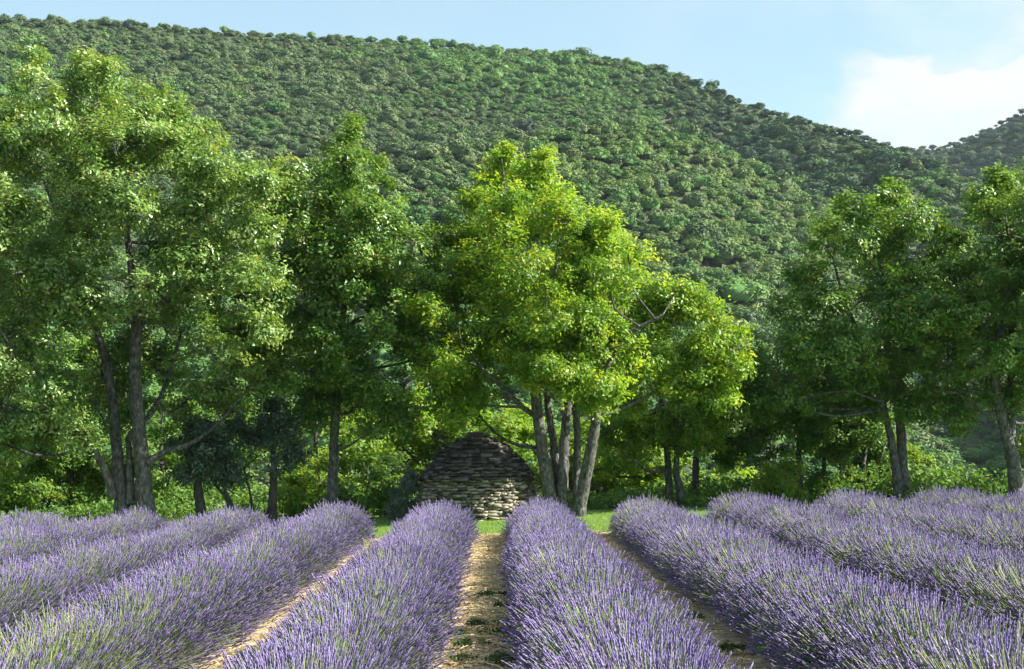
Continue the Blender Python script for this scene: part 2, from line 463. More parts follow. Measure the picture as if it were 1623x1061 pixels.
FP, frng, fA, fB, fC = forest_points()
TREETOP = [(-60, 200), (0, 165), (100, 130), (140, 95), (300, 190), (330, 320), (480, 330), (500, 300), (565, 195), (620, 330), (700, 330), (740, 330), (800, 245), (900, 330), (1000, 380),
           (1090, 480), (1180, 500), (1190, 555), (1240, 555), (1290, 400), (1340, 325), (1440, 330), (1500, 350), (1575, 280), (1700, 300)]
fpx = VX + FPX * np.tan(FP[:, 0])
fpy = VY - (FP[:, 4] + 2.0 - CAM_H) / FP[:, 3] * FPX
inview = (fpx > 8) & (fpx < 1615) & ((fpy < interp(fpx, TREETOP)) | ((fpx > 1452) & (fpx < 1612) & (fpy > 660) & (fpy < 780)))
nf = len(FP)
f_scale = (1.55 + 1.9 * frng.uniform(size=nf) ** 1.7) * np.where(frng.uniform(size=nf) < .06, 1.35, 1.0)
near_crest = (np.abs(fB - 1) < .055) | (np.abs(fC - 1) < .03)
f_scale = f_scale * (1 + .22 * Noise3(19, 1 / 16.0, 2)(np.stack([FP[:, 2], FP[:, 3], 0 * FP[:, 2]], -1)))
f_scale = f_scale * np.where(near_crest, .76, 1.0)
f_sink = np.where(near_crest, .6, 0.0)
f_str = frng.uniform(.82, 1.4, (nf, 2))
big_noise = Noise3(8, 1 / 30.0, 2)
patch = big_noise(np.stack([FP[:, 2], FP[:, 3], 0 * FP[:, 2]], -1))
p_green = np.clip(.36 + .60 * patch - .0004 * (FP[:, 1] - 400) + .4 * (FP[:, 1] < 270), .08, .93)
f_green = frng.uniform(size=nf) < p_green
f_var = np.where(f_green, frng.integers(0, 5, nf) * 2, frng.integers(0, 4, nf) * 2 + 1)
# sun on the near spur and shade in the fold behind, put into leaf colour
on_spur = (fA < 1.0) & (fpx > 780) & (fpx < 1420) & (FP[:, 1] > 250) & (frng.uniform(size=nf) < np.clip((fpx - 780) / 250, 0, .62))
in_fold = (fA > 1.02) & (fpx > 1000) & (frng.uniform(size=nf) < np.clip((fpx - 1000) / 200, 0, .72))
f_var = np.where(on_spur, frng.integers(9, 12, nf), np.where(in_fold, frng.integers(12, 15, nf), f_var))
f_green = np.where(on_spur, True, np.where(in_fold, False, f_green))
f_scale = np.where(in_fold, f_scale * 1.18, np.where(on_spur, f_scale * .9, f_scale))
f_rot = frng.uniform(0, 6.28, nf)
order = np.argsort(np.where(inview, FP[:, 1] / f_scale, 1e9))
single = np.zeros(nf, bool); single[order[:300]] = True

ZONES = [(345, 'just above the tallest pale oak'), (500, 'between the tallest oak and the spire'), (640, 'just above the narrow oak spire'), (745, 'between the spire and the yellow-green oak'),
         (960, 'just above the yellow-green oak'), (1250, 'in the dip right of the yellow-green oak'), (1500, 'just above the twin-trunked oak'), (9999, 'near the crooked oak')]
for i in np.nonzero(single)[0]:
    o = bpy.data.objects.new('hillside_oak', FOREST_ME[f_var[i]])
    COL.objects.link(o)
    o.location = (FP[i, 2], FP[i, 3], FP[i, 4] + .25 * f_scale[i])
    o.rotation_euler = (0, 0, f_rot[i])
    s = f_scale[i]
    o.scale = (s * f_str[i, 0], s * f_str[i, 1], s * (.78 + .2 * math.sin(f_rot[i] * 3)))
    zone = next(z for lim, z in ZONES if fpx[i] < lim) if fpy[i] < 655 else 'seen under the boughs beside the crooked S-shaped trunk'
    look = 'fresh green rounded oak' if f_green[i] else 'dull olive rounded oak'
    tag(o, look + ' on the hillside, ' + zone, 'tree', look + 's ' + zone)

def forest_mass():
    idx = np.nonzero(~single)[0]
    me = bpy.data.meshes.new('hillside_forest')
    me.vertices.add(len(idx))
    P = np.stack([FP[idx, 2], FP[idx, 3], FP[idx, 4] + .25 * f_scale[idx] - f_sink[idx]], -1)
    me.vertices.foreach_set('co', P.astype(np.float32).ravel())
    sc = np.stack([f_scale[idx] * f_str[idx, 0], f_scale[idx] * f_str[idx, 1], f_scale[idx] * (.78 + .2 * np.sin(f_rot[idx] * 3))], -1)
    ro = np.stack([0 * f_rot[idx], 0 * f_rot[idx], f_rot[idx]], -1)
    a = me.attributes.new('tree_scale', 'FLOAT_VECTOR', 'POINT'); a.data.foreach_set('vector', sc.astype(np.float32).ravel())
    a = me.attributes.new('tree_rot', 'FLOAT_VECTOR', 'POINT'); a.data.foreach_set('vector', ro.astype(np.float32).ravel())
    a = me.attributes.new('tree_kind', 'INT', 'POINT'); a.data.foreach_set('value', f_var[idx].astype(np.int32))
    o = obj('hillside_forest', me)
    tag(o, 'dense oak forest covering the whole hillside behind the field', kind='stuff')
    ng = bpy.data.node_groups.new('forest_scatter', 'GeometryNodeTree')
    ng.interface.new_socket('Geometry', in_out='INPUT', socket_type='NodeSocketGeometry')
    ng.interface.new_socket('Geometry', in_out='OUTPUT', socket_type='NodeSocketGeometry')
    nd, ln = ng.nodes, ng.links
    gi = nd.new('NodeGroupInput'); go = nd.new('NodeGroupOutput')
    iop = nd.new('GeometryNodeInstanceOnPoints')
    iop.inputs['Pick Instance'].default_value = True
    jn = nd.new('GeometryNodeJoinGeometry')
    for k, fm in reversed(list(enumerate(FOREST_ME))):
        src = bpy.data.objects.new('forest_source', fm)
        oi = nd.new('GeometryNodeObjectInfo'); oi.inputs['Object'].default_value = src
        gt = nd.new('GeometryNodeGeometryToInstance')
        ln.new(oi.outputs['Geometry'], gt.inputs[0]); ln.new(gt.outputs[0], jn.inputs[0])
    def attr(nm, typ):
        n = nd.new('GeometryNodeInputNamedAttribute'); n.data_type = typ; n.inputs['Name'].default_value = nm
        return next(s for s in n.outputs if s.enabled and s.name == 'Attribute')
    e2r = nd.new('FunctionNodeEulerToRotation')
    ln.new(attr('tree_rot', 'FLOAT_VECTOR'), e2r.inputs[0]); ln.new(e2r.outputs[0], iop.inputs['Rotation'])
    ln.new(attr('tree_scale', 'FLOAT_VECTOR'), iop.inputs['Scale'])
    ln.new(attr('tree_kind', 'INT'), iop.inputs['Instance Index'])
    ln.new(gi.outputs[0], iop.inputs['Points']); ln.new(jn.outputs[0], iop.inputs['Instance'])
    ln.new(iop.outputs[0], go.inputs[0])
    md = o.modifiers.new('scatter', 'NODES'); md.node_group = ng
forest_mass()

def hill_place(px, r):
    th = math.atan((px - VX) / FPX)
    z = float(terrain(np.array([th]), np.array([r]))[0][0])
    return (r * math.sin(th), r * math.cos(th), z)

def hill_conifer(px, r, h, w, label):
    rng = np.random.default_rng(int(px))
    b = hill_place(px, r)
    root = empty('conifer', b, label, 'tree')
    g = Geo(); tube(g, [(0, 0, -.5), (0, 0, h * .5), (0, 0, h * .97)], [.28, .18, .04], 6)
    obj('trunk', g.mesh('trunk', [M['bark_dark']], True), root)
    g = Geo()
    n = 2600
    t = rng.uniform(0, 1, n) ** .7
    zz = h * (1 - t) * .9 + h * .08
    tier = .75 + .25 * np.abs(np.sin(zz * 2.3))
    ang = rng.uniform(0, 6.28, n); rad = w * t * tier * np.sqrt(rng.uniform(.25, 1, n)) * (.85 + .2 * np.sin(ang * 3 + zz))
    p = np.stack([rad * np.cos(ang), rad * np.sin(ang), zz - .18 * rad], -1)
    u = norm(np.stack([np.cos(ang), np.sin(ang), np.full(n, .5)], -1) + rng.normal(0, .5, (n, 3)))
    a = norm(np.cross(u, rdir(rng, n))); bb = np.cross(u, a); s = rng.uniform(.16, .32, (n, 1))
    V = np.stack([p - a * s, p + bb * s * .6, p + a * s, p - bb * s * .6], 1).reshape(-1, 3)
    g.add(V, np.arange(4 * n).reshape(n, 4), 0, rng.uniform(0, 1, n))
    obj('crown', g.mesh('crown', [M['hill_dark']]), root)

hill_conifer(1172, 455, 13.5, 5.2, 'tall pointed dark conifer standing clear of the oaks on the upper hillside')
hill_conifer(1198, 590, 6.5, 1.5, 'tiny pointed conifer breaking the skyline of the ridge')
def hill_dome(px, r, s, label):
    b = hill_place(px, r)
    root = empty('round_pine', b, label, 'tree')
    rng = np.random.default_rng(int(px))
    g = Geo(); tube(g, [(0, 0, -.5), (.1, 0, s * .5), (0, .1, s)], [.3, .22, .1], 6)
    obj('trunk', g.mesh('trunk', [M['bark_dark']], True), root)
    g0 = forest_tree_geo(int(px) + 7)
    V = np.concatenate(g0.V) * np.array([s, s, s * .95]) + np.array([0, 0, s * .35])
    F = np.concatenate([f for f, m, t in g0.F if f.shape[1] == 4 and m[0] == 0]); T = np.concatenate([t for f, m, t in g0.F if m[0] == 0])
    g = Geo(); g.add(V, F, 0, T)
    obj('crown', g.mesh('crown', [M['hill_dark']]), root)
hill_dome(832, 470, 4.6, 'large grey-green round pine high on the slope above the tallest bright oak')
hill_dome(1034, 440, 4.4, 'dark dome-shaped pine on the shoulder of the hill left of the pointed conifer')
hill_dome(1428, 640, 5.0, 'dark rounded pine on the saddle between the hill and the farther ridge')
hill_dome(203, 590, 2.9, 'round tree standing proud of the ridge skyline above the biggest oak')
hill_dome(928, 592, 2.6, 'small round tree breaking the ridge skyline above the slope pines')

# ------------------------------------------------------------------ trees by the field
def P3(px, py, Y):
    return np.array([(px - VX) * Y / FPX, Y, CAM_H - (py - VY) * Y / FPX])

def stem_world(pts, Y, dY=0.0, lean=None):
    """pts: (px, py, width px). Returns points and radii."""
    out, rad = [], []
    n = len(pts)
    for i, (px, py, w) in enumerate(pts):
        yy = Y + dY * i / max(1, n - 1)
        out.append(P3(px, py, yy)); rad.append(.43 * w * Y / FPX)
    return np.array(out), np.array(rad)

def leaves_at(g, P, rng, size, tint, mat=0, up=.55, out=None, aspect=.5):
    n = len(P)
    nn = rdir(rng, n) * (.55 if out is not None else .9) + np.array([0, 0, up])
    if out is not None: nn = nn + out * .75
    nn = norm(nn)
    a = norm(np.cross(nn, rdir(rng, n))); b = np.cross(nn, a)
    s = size * rng.uniform(.65, 1.2, (n, 1))
    fold = nn * s * .22
    V = np.stack([P - a * s, P + b * s * aspect + fold, P + a * s, P - b * s * aspect + fold], 1).reshape(-1, 3)
    q = np.arange(n)[:, None] * 4
    F = np.concatenate([q + np.array([0, 1, 2]), q + np.array([0, 2, 3])])
    g.add(V, F, mat, np.concatenate([tint, tint]))

def make_tree(name, label, cat, Y, stems, lobes, leaf='oak', dens=70, leaf_size=.050, clump=.21, per=26, seed=1, depth=1.6, group=None,
              bark='bark', gap=-.15, base=None, twigs=True, flowers=None, subs=12, front=True, front_max=575):
    """stems: list of (points (px,py,width), dY); lobes: (px,py,r px[,dY]).  Parts: one trunk mesh per stem, one crown."""
    rng = np.random.default_rng(seed)
    if base is None:
        base = P3(stems[0][0][0][0], stems[0][0][0][1], Y)
    base = np.array([base[0], base[1], float(gz(base[0]))])
    root = empty(name, tuple(base), label, cat, group)
    sgeo, spts, srad, sid = [], [], [], []
    for k, (pts, dY) in enumerate(stems):
        p, r = stem_world(pts, Y, dY)
        pr = spline(np.hstack([p, r[:, None]]), 6)
        pp, rr = pr[:, :3], np.maximum(pr[:, 3], .008)
        if rr[0] > .12: rr = rr * (1 + .35 * np.exp(-np.arange(len(rr)) / 2.2))
        pp = pp + rng.normal(0, .35, pp.shape) * rr[:, None] * .16
        g = Geo(); tube(g, pp - base, rr, 10 if rr[0] > .06 else 6, 0, .5, .035, rng)
        sgeo.append(g); spts.append(pp); srad.append(rr); sid.append(np.full(len(pp), k))
    SP, SR, SI = np.concatenate(spts), np.concatenate(srad), np.concatenate(sid)
    C, RR = [], []
    for lb in lobes:
        r = lb[2] * Y / FPX
        dy = lb[3] if len(lb) > 3 else rng.uniform(-1, 1) * depth * min(1.0, lb[2] / 70)
        C.append(P3(lb[0], lb[1], Y) + np.array([0, dy, 0])); RR.append(r)
        if lb[2] >= 34 and lb[1] < front_max and Y < 37.4 and len(lb) == 3:
            a = rng.uniform(0, 6.28)
            C.append(P3(lb[0] + .3 * lb[2] * math.cos(a), lb[1] + .3 * lb[2] * math.sin(a), Y) + np.array([0, -depth * rng.uniform(.75, 1.35), 0])); RR.append(r * .72)
    C, RR = np.array(C), np.array(RR)
    gapn = Noise3(seed * 13 + 1, 2.6, 2)
    spr, sprout, sprt = [], [], []
    for c, r in zip(C, RR):
        # limb from the stem that best serves this lobe
        d = np.linalg.norm(SP - c, axis=1) + np.where(SP[:, 2] > c[2] - .15 * r, 1.5 * (SP[:, 2] - c[2] + .15 * r), 0)
        j = int(np.argmin(d)); gg = sgeo[SI[j]]
        r0 = min(SR[j] * .6, .02 + .035 * r + .012 * d[j])
        mid = .5 * (SP[j] + c) + rng.normal(0, .12, 3) * d[j] ** .5 + np.array([0, 0, -.06 * d[j]])
        limb = spline(np.array([[*SP[j], r0], [*mid, r0 * .7], [*c, r0 * .4], [*(c + (c - mid) * .35 + rng.normal(0, .1, 3) * r), r0 * .18]]), 3)
        if twigs: tube(gg, limb[:, :3] - base, limb[:, 3], 5, 0, .5, .04, rng)
        sd_ = rdir(rng, subs); sd_[:, 1] *= 1.1
        sc = c + sd_ * r * rng.uniform(.30, 1.0, (subs, 1)); sr = r * rng.uniform(.26, .54, subs)
        for q, (s_, rad) in enumerate(zip(sc, sr)):
            n = max(2, int(dens * rad * rad * 1.1 + .5))
            u = rdir(rng, n)
            rho = (.45 + .55 * np.sqrt(rng.uniform(0, 1, (n, 1))))
            p = s_ + u * rho * rad * np.array([1.08, 1.08, .82])
            ok = gapn(p) > gap - .25 * rng.uniform(size=n)
            p, u = p[ok], u[ok]
            if not len(p): continue
            spr.append(p); sprout.append(norm(u + .7 * norm(p - c)))
            sprt.append(np.full(len(p), rng.normal(0, .09)) + rng.normal(0, .08, len(p)))
            if twigs and q < 6:
                m = limb[len(limb) // 2 + 1, :3]
                e = p[:2]
                tw = np.array([m, .5 * (m + s_) + rng.normal(0, .06, 3) * r, s_])
                tube(gg, spline(tw, 2) - base, np.linspace(.35 * r0, .16 * r0, 5) + .003, 3, 0, .5)
                for ee in e:
                    tube(gg, np.array([s_, .5 * (s_ + ee) + rng.normal(0, .03, 3), ee]) - base, [.18 * r0 + .003, .12 * r0 + .002, .003], 3, 0, .5)
    cen = C.mean(0)
    for c, r in zip(C, RR):          # leafy shoots that break the outline
        for q in range(int(3 + 3 * r)):
            u = norm(rdir(rng, 1)[0] + np.array([0, 0, .55]) + .6 * norm(c - cen))
            L = r * rng.uniform(.28, .66); m = max(3, int(L / .11))
            t = np.linspace(0, 1, m)[:, None]
            bend = rng.normal(0, .25, 3) + np.array([0, 0, .2])
            p = c + u * r * .72 + (u * t + bend * t * t * .5) * L + rng.normal(0, .035, (m, 3))
            spr.append(p); sprout.append(np.repeat(norm(u + .3)[None], m, 0)); sprt.append(rng.normal(.04, .1, m) + .08 * t[:, 0])
            if twigs and q % 2 == 0:
                pp = np.vstack([c[None], p[::2]]); tube(sgeo[-1 if len(sgeo) == 1 else 0], pp - base, np.linspace(.014, .004, len(pp)), 3, 0, .5)
    spr, sprout, sprt = np.concatenate(spr), np.concatenate(sprout), np.concatenate(sprt)
    for k, g in enumerate(sgeo):
        obj('trunk', g.mesh('trunk', [M[bark]], True), root)
    g = Geo()
    n = len(spr)
    cnt = per
    PP = np.repeat(spr, cnt, 0) + rng.normal(0, clump * .5, (n * cnt, 3)) * np.array([1, 1, .7])
    OO = np.repeat(norm(sprout + .6 * rdir(rng, n)), cnt, 0)
    TT = np.clip(.5 + np.repeat(sprt, cnt) + rng.normal(0, .17, n * cnt), 0, 1)
    leaves_at(g, PP - base, rng, leaf_size, TT, 0, .5, OO)
    obj('crown', g.mesh('crown', [M[leaf]]), root)
    if flowers:
        col, fl = flowers
        for (px, py, w) in fl:
            c = P3(px, py, Y - .9)
            g = Geo(); rr_ = w * Y / FPX * .5
            ang = np.linspace(0, 2 * math.pi, 7)[:-1]
            for lay, (k1, zz) in enumerate(((1.0, 0.0), (.6, .4))):
                for a in ang:
                    d1 = np.array([math.cos(a + lay * .5), -.35, math.sin(a + lay * .5)]); d2 = np.array([-math.sin(a), 0, math.cos(a)])
                    pth = [d1 * 0, d1 * rr_ * k1 * .6 + d2 * rr_ * .32, d1 * rr_ * k1 - np.array([0, zz * rr_, 0]), d1 * rr_ * k1 * .6 - d2 * rr_ * .32]
                    g.add(np.array(pth), [[0, 1, 2, 3]], 0, random.random())
            tube(g, [(0, 0, 0), (0, .15, -.15), (0, .3, -.4)], [.008, .008, .006], 4, 1)
            obj('flower', g.mesh('flower', [M[col], M['stem']]), root, tuple(c - base))
    return root

HAVE = set()
# 1 the big multi-stemmed oak
make_tree('oak_tree', 'tallest pale green oak, several grey trunks from one base beside the dark olives', 'tree', 31.5,
    [([(234, 862, 40), (230, 790, 32), (226, 740, 29), (216, 640, 24), (214, 560, 22), (217, 500, 20), (205, 400, 13), (190, 300, 9), (165, 190, 5), (142, 120, 3)], .3),
     ([(196, 862, 38), (192, 790, 27), (186, 720, 22), (179, 640, 18), (165, 560, 15), (125, 450, 11), (85, 330, 7), (55, 240, 4)], 1.2),
     ([(180, 790, 16), (166, 745, 14), (146, 710, 14), (118, 668, 13), (80, 620, 9), (40, 560, 5)], -.7),
     ([(217, 505, 15), (240, 492, 13), (290, 462, 11), (360, 442, 7), (410, 400, 4), (440, 340, 2)], .2),
     ([(232, 735, 14), (262, 716, 11), (300, 704, 9), (345, 672, 6), (390, 620, 3)], .8),
     ([(208, 800, 17), (205, 720, 12), (206, 690, 11), (240, 655, 10), (262, 610, 8), (290, 520, 5)], 1.5)],
    [(140, 118, 28), (112, 150, 38), (175, 150, 36), (228, 160, 28), (100, 190, 38), (200, 195, 48), (265, 180, 30), (298, 208, 28), (55, 200, 30), (15, 205, 24), (45, 255, 40), (150, 245, 62),
     (240, 262, 70), (315, 255, 52), (90, 300, 62), (350, 300, 45), (340, 350, 55), (395, 300, 38), (448, 282, 30), (440, 325, 38), (470, 330, 20), (430, 390, 50), (270, 360, 80), (180, 340, 70), (95, 390, 75),
     (25, 450, 70), (355, 440, 70), (430, 470, 45), (250, 450, 75), (140, 470, 80), (50, 550, 75), (135, 580, 60), (25, 640, 50), (95, 650, 36), (140, 640, 30), (300, 550, 60, 1.2), (375, 540, 60),
     (440, 540, 35), (330, 620, 45, 1.6), (410, 600, 40), (440, 590, 30), (265, 630, 35, 2.0), (70, 690, 25), (40, 650, 50, -1.2), (110, 630, 46, -1.3), (140, 690, 24, -1.0), (15, 700, 34, -.8), (200, 560, 55, 1.7), (160, 650, 42, 1.8), (280, 690, 36, 2.2), (235, 600, 45, 2.0)],
    leaf='oak_pale', dens=104, leaf_size=.056, seed=11, depth=1.8, gap=-.12)
# 2 second oak with a narrow top
make_tree('oak_tree', 'single-trunked oak left of the stone hut with a narrow spire above a broad dark crown', 'tree', 33.7,
    [([(524, 850, 26), (527, 780, 20), (529, 710, 18), (532, 650, 16), (540, 540, 13), (550, 440, 10), (554, 360, 8), (560, 280, 5), (563, 215, 3)], .2),
     ([(544, 520, 8), (600, 490, 7), (660, 440, 5), (700, 370, 3)], -.8),
     ([(538, 560, 8), (500, 520, 7), (460, 470, 4)], .7),
     ([(533, 715, 5), (556, 705, 4), (590, 680, 3)], -.4)],
    [(566, 200, 14), (560, 222, 22), (548, 255, 28), (578, 265, 28), (530, 300, 32), (565, 310, 38), (605, 300, 24), (520, 350, 36), (575, 360, 50), (618, 370, 34), (545, 405, 52), (495, 400, 40), (620, 430, 50),
     (672, 410, 45), (702, 360, 26), (695, 395, 30), (690, 450, 50), (560, 470, 75), (480, 480, 55), (640, 520, 75), (540, 560, 75), (465, 570, 55), (600, 590, 65), (495, 630, 50), (570, 640, 50), (450, 430, 30), (695, 560, 55),
     (645, 610, 45), (715, 600, 40), (620, 660, 40)],
    leaf='oak', dens=100, leaf_size=.056, seed=22, depth=1.8, gap=-.15)
# 3 the central clump
make_tree('oak_tree', 'bright yellow-green oak with five leaning trunks just right of the stone hut', 'tree', 33.4,
    [([(880, 858, 32), (872, 800, 26), (864, 740, 24), (854, 670, 21), (846, 600, 18), (830, 480, 12), (806, 360, 7), (798, 270, 3)], -.5),
     ([(886, 855, 22), (886, 790, 17), (880, 720, 15), (868, 640, 13), (866, 560, 11), (880, 430, 7), (890, 340, 3)], .8),
     ([(896, 862, 30), (892, 800, 23), (893, 740, 20), (898, 660, 17), (910, 570, 13), (925, 450, 8), (940, 380, 3)], 0.0),
     ([(912, 855, 18), (914, 790, 15), (915, 700, 14), (916, 620, 13), (945, 520, 9), (1000, 430, 4)], 1.3),
     ([(908, 862, 32), (920, 800, 24), (933, 730, 22), (942, 680, 19), (952, 610, 15), (985, 540, 10), (1050, 500, 5)], -.8),
     ([(852, 662, 11), (828, 645, 10), (800, 618, 8), (765, 585, 6), (730, 540, 3)], -1.1),
     ([(848, 710, 8), (820, 705, 7), (790, 690, 5), (760, 660, 3)], .9),
     ([(944, 660, 9), (980, 650, 8), (1040, 620, 6), (1110, 580, 4), (1160, 550, 3)], 1.2)],
    [(798, 252, 16), (790, 285, 32), (825, 285, 32), (858, 305, 36), (885, 320, 28), (756, 322, 22), (800, 345, 55), (870, 365, 50), (915, 350, 24), (945, 372, 26), (930, 395, 38), (740, 380, 26), (760, 420, 50), (850, 440, 75),
     (935, 440, 62), (990, 425, 45), (965, 395, 30), (720, 460, 42), (790, 510, 75), (885, 520, 75), (980, 500, 72, .8), (1045, 480, 45, .8), (1078, 462, 24), (1100, 530, 60, .8), (1120, 480, 28, .8), (1155, 520, 34, .8), (1160, 575, 36, .8), (760, 580, 55),
     (705, 570, 45), (840, 590, 55), (925, 595, 55), (1020, 580, 62, .8), (1095, 600, 50, .8), (700, 515, 42), (995, 630, 40, .8), (735, 640, 36), (1150, 620, 30, .8), (1180, 560, 18, .8), (965, 555, 40, -1.0), (930, 525, 40, -1.2), (900, 598, 38, -1.8), (955, 615, 28, -1.8), (858, 585, 40, -1.9)],
    leaf='oak_bright', dens=100, leaf_size=.057, seed=33, depth=1.8)
# 4 right oak
make_tree('oak_tree', 'oak with two close thin trunks rising straight from the right-hand lavender rows', 'tree', 37.0,
    [([(1436, 830, 21), (1433, 760, 19), (1428, 690, 17), (1422, 640, 14), (1410, 560, 11), (1398, 450, 8), (1390, 360, 4)], .4),
     ([(1426, 830, 18), (1422, 760, 16), (1413, 700, 14), (1401, 650, 12), (1378, 570, 9), (1340, 480, 6), (1320, 410, 3)], -.4)],
    [(1412, 330, 20), (1345, 335, 22), (1375, 345, 34), (1325, 365, 30), (1300, 400, 34), (1405, 385, 48), (1450, 380, 24), (1340, 420, 62), (1420, 450, 62), (1478, 425, 22), (1490, 410, 12), (1285, 460, 36), (1258, 440, 14), (1310, 510, 55),
     (1400, 530, 62), (1452, 500, 36), (1255, 550, 50), (1330, 580, 55), (1215, 590, 38), (1400, 600, 45), (1205, 640, 34), (1275, 630, 40), (1440, 590, 30), (1240, 500, 26), (1340, 635, 34), (1300, 560, 50), (1245, 640, 34), (1432, 640, 28), (1380, 650, 30), (1462, 555, 32), (1370, 590, 45), (1190, 600, 24)],
    leaf='oak', dens=92, leaf_size=.060, seed=44, depth=1.7)
# 5 far right oak
make_tree('oak_tree', 'oak with a crooked S-shaped grey trunk at the right edge of the field', 'tree', 36.4,
    [([(1612, 830, 26), (1609, 770, 23), (1602, 720, 21), (1588, 660, 18), (1577, 615, 16), (1580, 560, 14), (1592, 480, 11), (1600, 400, 7), (1590, 320, 3)], -.3),
     ([(1622, 830, 18), (1614, 760, 16), (1604, 690, 14), (1602, 620, 13), (1606, 520, 10), (1640, 420, 6), (1660, 330, 3)], .7),
     ([(1586, 650, 8), (1560, 655, 7), (1520, 625, 5), (1480, 620, 3)], -.6)],
    [(1575, 282, 13), (1572, 310, 22), (1535, 335, 26), (1600, 320, 34), (1650, 300, 50), (1518, 375, 34), (1575, 385, 62), (1645, 390, 75), (1500, 430, 30), (1550, 460, 65), (1630, 480, 75), (1498, 510, 42), (1555, 550, 65),
     (1640, 570, 65), (1488, 590, 42), (1535, 625, 40), (1600, 620, 36), (1478, 645, 26), (1660, 660, 60), (1700, 450, 90), (1690, 330, 60), (1615, 350, 45), (1520, 560, 45), (1590, 470, 50), (1515, 665, 22), (1720, 580, 80)],
    leaf='oak', dens=88, leaf_size=.060, seed=55, depth=1.7)
# 6 oak beyond the left edge
make_tree('oak_tree', 'oak cut by the left edge of the view, its bare grey limbs reaching in', 'tree', 34.5,
    [([(-70, 850, 34), (-66, 700, 26), (-60, 520, 20), (-45, 380, 12), (-20, 250, 4)], .3),
     ([(-60, 500, 14), (-20, 470, 12), (40, 430, 9), (90, 420, 4)], -.9),
     ([(-50, 400, 10), (-10, 300, 7), (25, 330, 5), (60, 270, 3)], -.5)],
    [(-30, 330, 60), (-60, 420, 85), (15, 430, 55), (-20, 530, 75), (-60, 250, 55), (-10, 610, 55), (-100, 330, 80), (-120, 500, 90), (-10, 240, 30), (30, 350, 40), (-40, 660, 45), (40, 500, 40)],
    leaf='oak_pale', dens=75, leaf_size=.060, seed=66)

# smaller trees and shrubs behind and between
make_tree('young_oak', 'young oak on two crossing thin trunks to the right of the central clump', 'tree', 37.5,
    [([(1064, 830, 17), (1060, 770, 14), (1058, 730, 12), (1050, 650, 9), (1040, 560, 5)], .3),
     ([(1086, 830, 19), (1077, 775, 15), (1072, 740, 12), (1078, 660, 8), (1100, 590, 4)], -.4),
     ([(1056, 745, 7), (1030, 748, 6), (1010, 735, 4), (985, 715, 3)], -.5)],
    [(1040, 590, 50), (1090, 600, 55), (1000, 640, 45), (1130, 640, 45), (1060, 650, 50), (1010, 690, 36), (1105, 690, 36), (1060, 700, 26), (960, 690, 36), (1150, 600, 40), (980, 730, 26)],
    leaf='oak_bright', dens=80, leaf_size=.066, seed=71)
make_tree('young_oak', 'slim dark-trunked oak half hidden behind the crossing twin trunks', 'tree', 40.0,
    [([(1102, 820, 15), (1102, 770, 13), (1104, 720, 12), (1112, 660, 9), (1130, 590, 4)], .3),
     ([(1106, 715, 7), (1150, 690, 5), (1190, 660, 3)], .6)],
    [(1110, 620, 50), (1150, 660, 45), (1170, 620, 40), (1190, 690, 34), (1130, 690, 30), (1160, 710, 30)], leaf='shrub_mid', dens=75, leaf_size=.07, seed=72, bark='bark_dark')
make_tree('slender_tree', 'slender dark tree with a single bare pole trunk under the drooping oak boughs', 'tree', 39.0,
    [([(1270, 820, 13), (1268, 770, 11), (1266, 710, 10), (1270, 640, 7), (1280, 570, 3)], .3)],
    [(1265, 640, 50), (1225, 670, 36), (1285, 690, 30), (1240, 620, 40), (1215, 710, 26)], leaf='shrub_mid', dens=75, leaf_size=.066, seed=73, bark='bark_dark')
make_tree('slender_tree', 'thin-stemmed tree standing next to the taller pole-trunked tree', 'tree', 39.4,
    [([(1307, 820, 10), (1308, 770, 9), (1306, 730, 8), (1312, 670, 6), (1322, 610, 3)], .3)],
    [(1315, 650, 45), (1340, 620, 40), (1290, 670, 28), (1345, 680, 34), (1330, 715, 26)], leaf='shrub_mid', dens=75, leaf_size=.066, seed=74, bark='bark_dark')
make_tree('dark_olive', 'dark blue-grey bushy olive with one thick trunk nearest the tall oak', 'tree', 32.6,
    [([(324, 850, 24), (318, 805, 19), (314, 770, 16), (318, 730, 10), (325, 690, 5)], .2),
     ([(372, 835, 8), (358, 790, 7), (342, 770, 6), (325, 740, 4)], .3),
     ([(382, 835, 8), (368, 800, 7), (352, 765, 6), (345, 725, 3)], -.2)],
    [(300, 730, 32), (335, 715, 36), (360, 735, 30), (315, 690, 28), (350, 755, 22), (290, 755, 18), (285, 710, 20)], leaf='olive', dens=115, leaf_size=.045, clump=.19, per=30, seed=75, depth=.7, bark='bark_dark', gap=-.1)
make_tree('dark_olive', 'dark blue-grey olive with a straight trunk and one slanting stem, nearer the spire-topped oak', 'tree', 33.2,
    [([(430, 840, 20), (432, 790, 16), (434, 750, 13), (432, 700, 9), (430, 650, 5)], .2),
     ([(404, 830, 6), (396, 780, 5), (388, 750, 5), (380, 715, 3)], .2)],
    [(400, 700, 34), (435, 690, 36), (455, 720, 26), (420, 660, 30), (390, 740, 22), (445, 745, 18), (380, 680, 26), (455, 680, 22)], leaf='olive', dens=115, leaf_size=.045, clump=.19, per=30, seed=76, depth=.7, bark='bark_dark', gap=-.3)
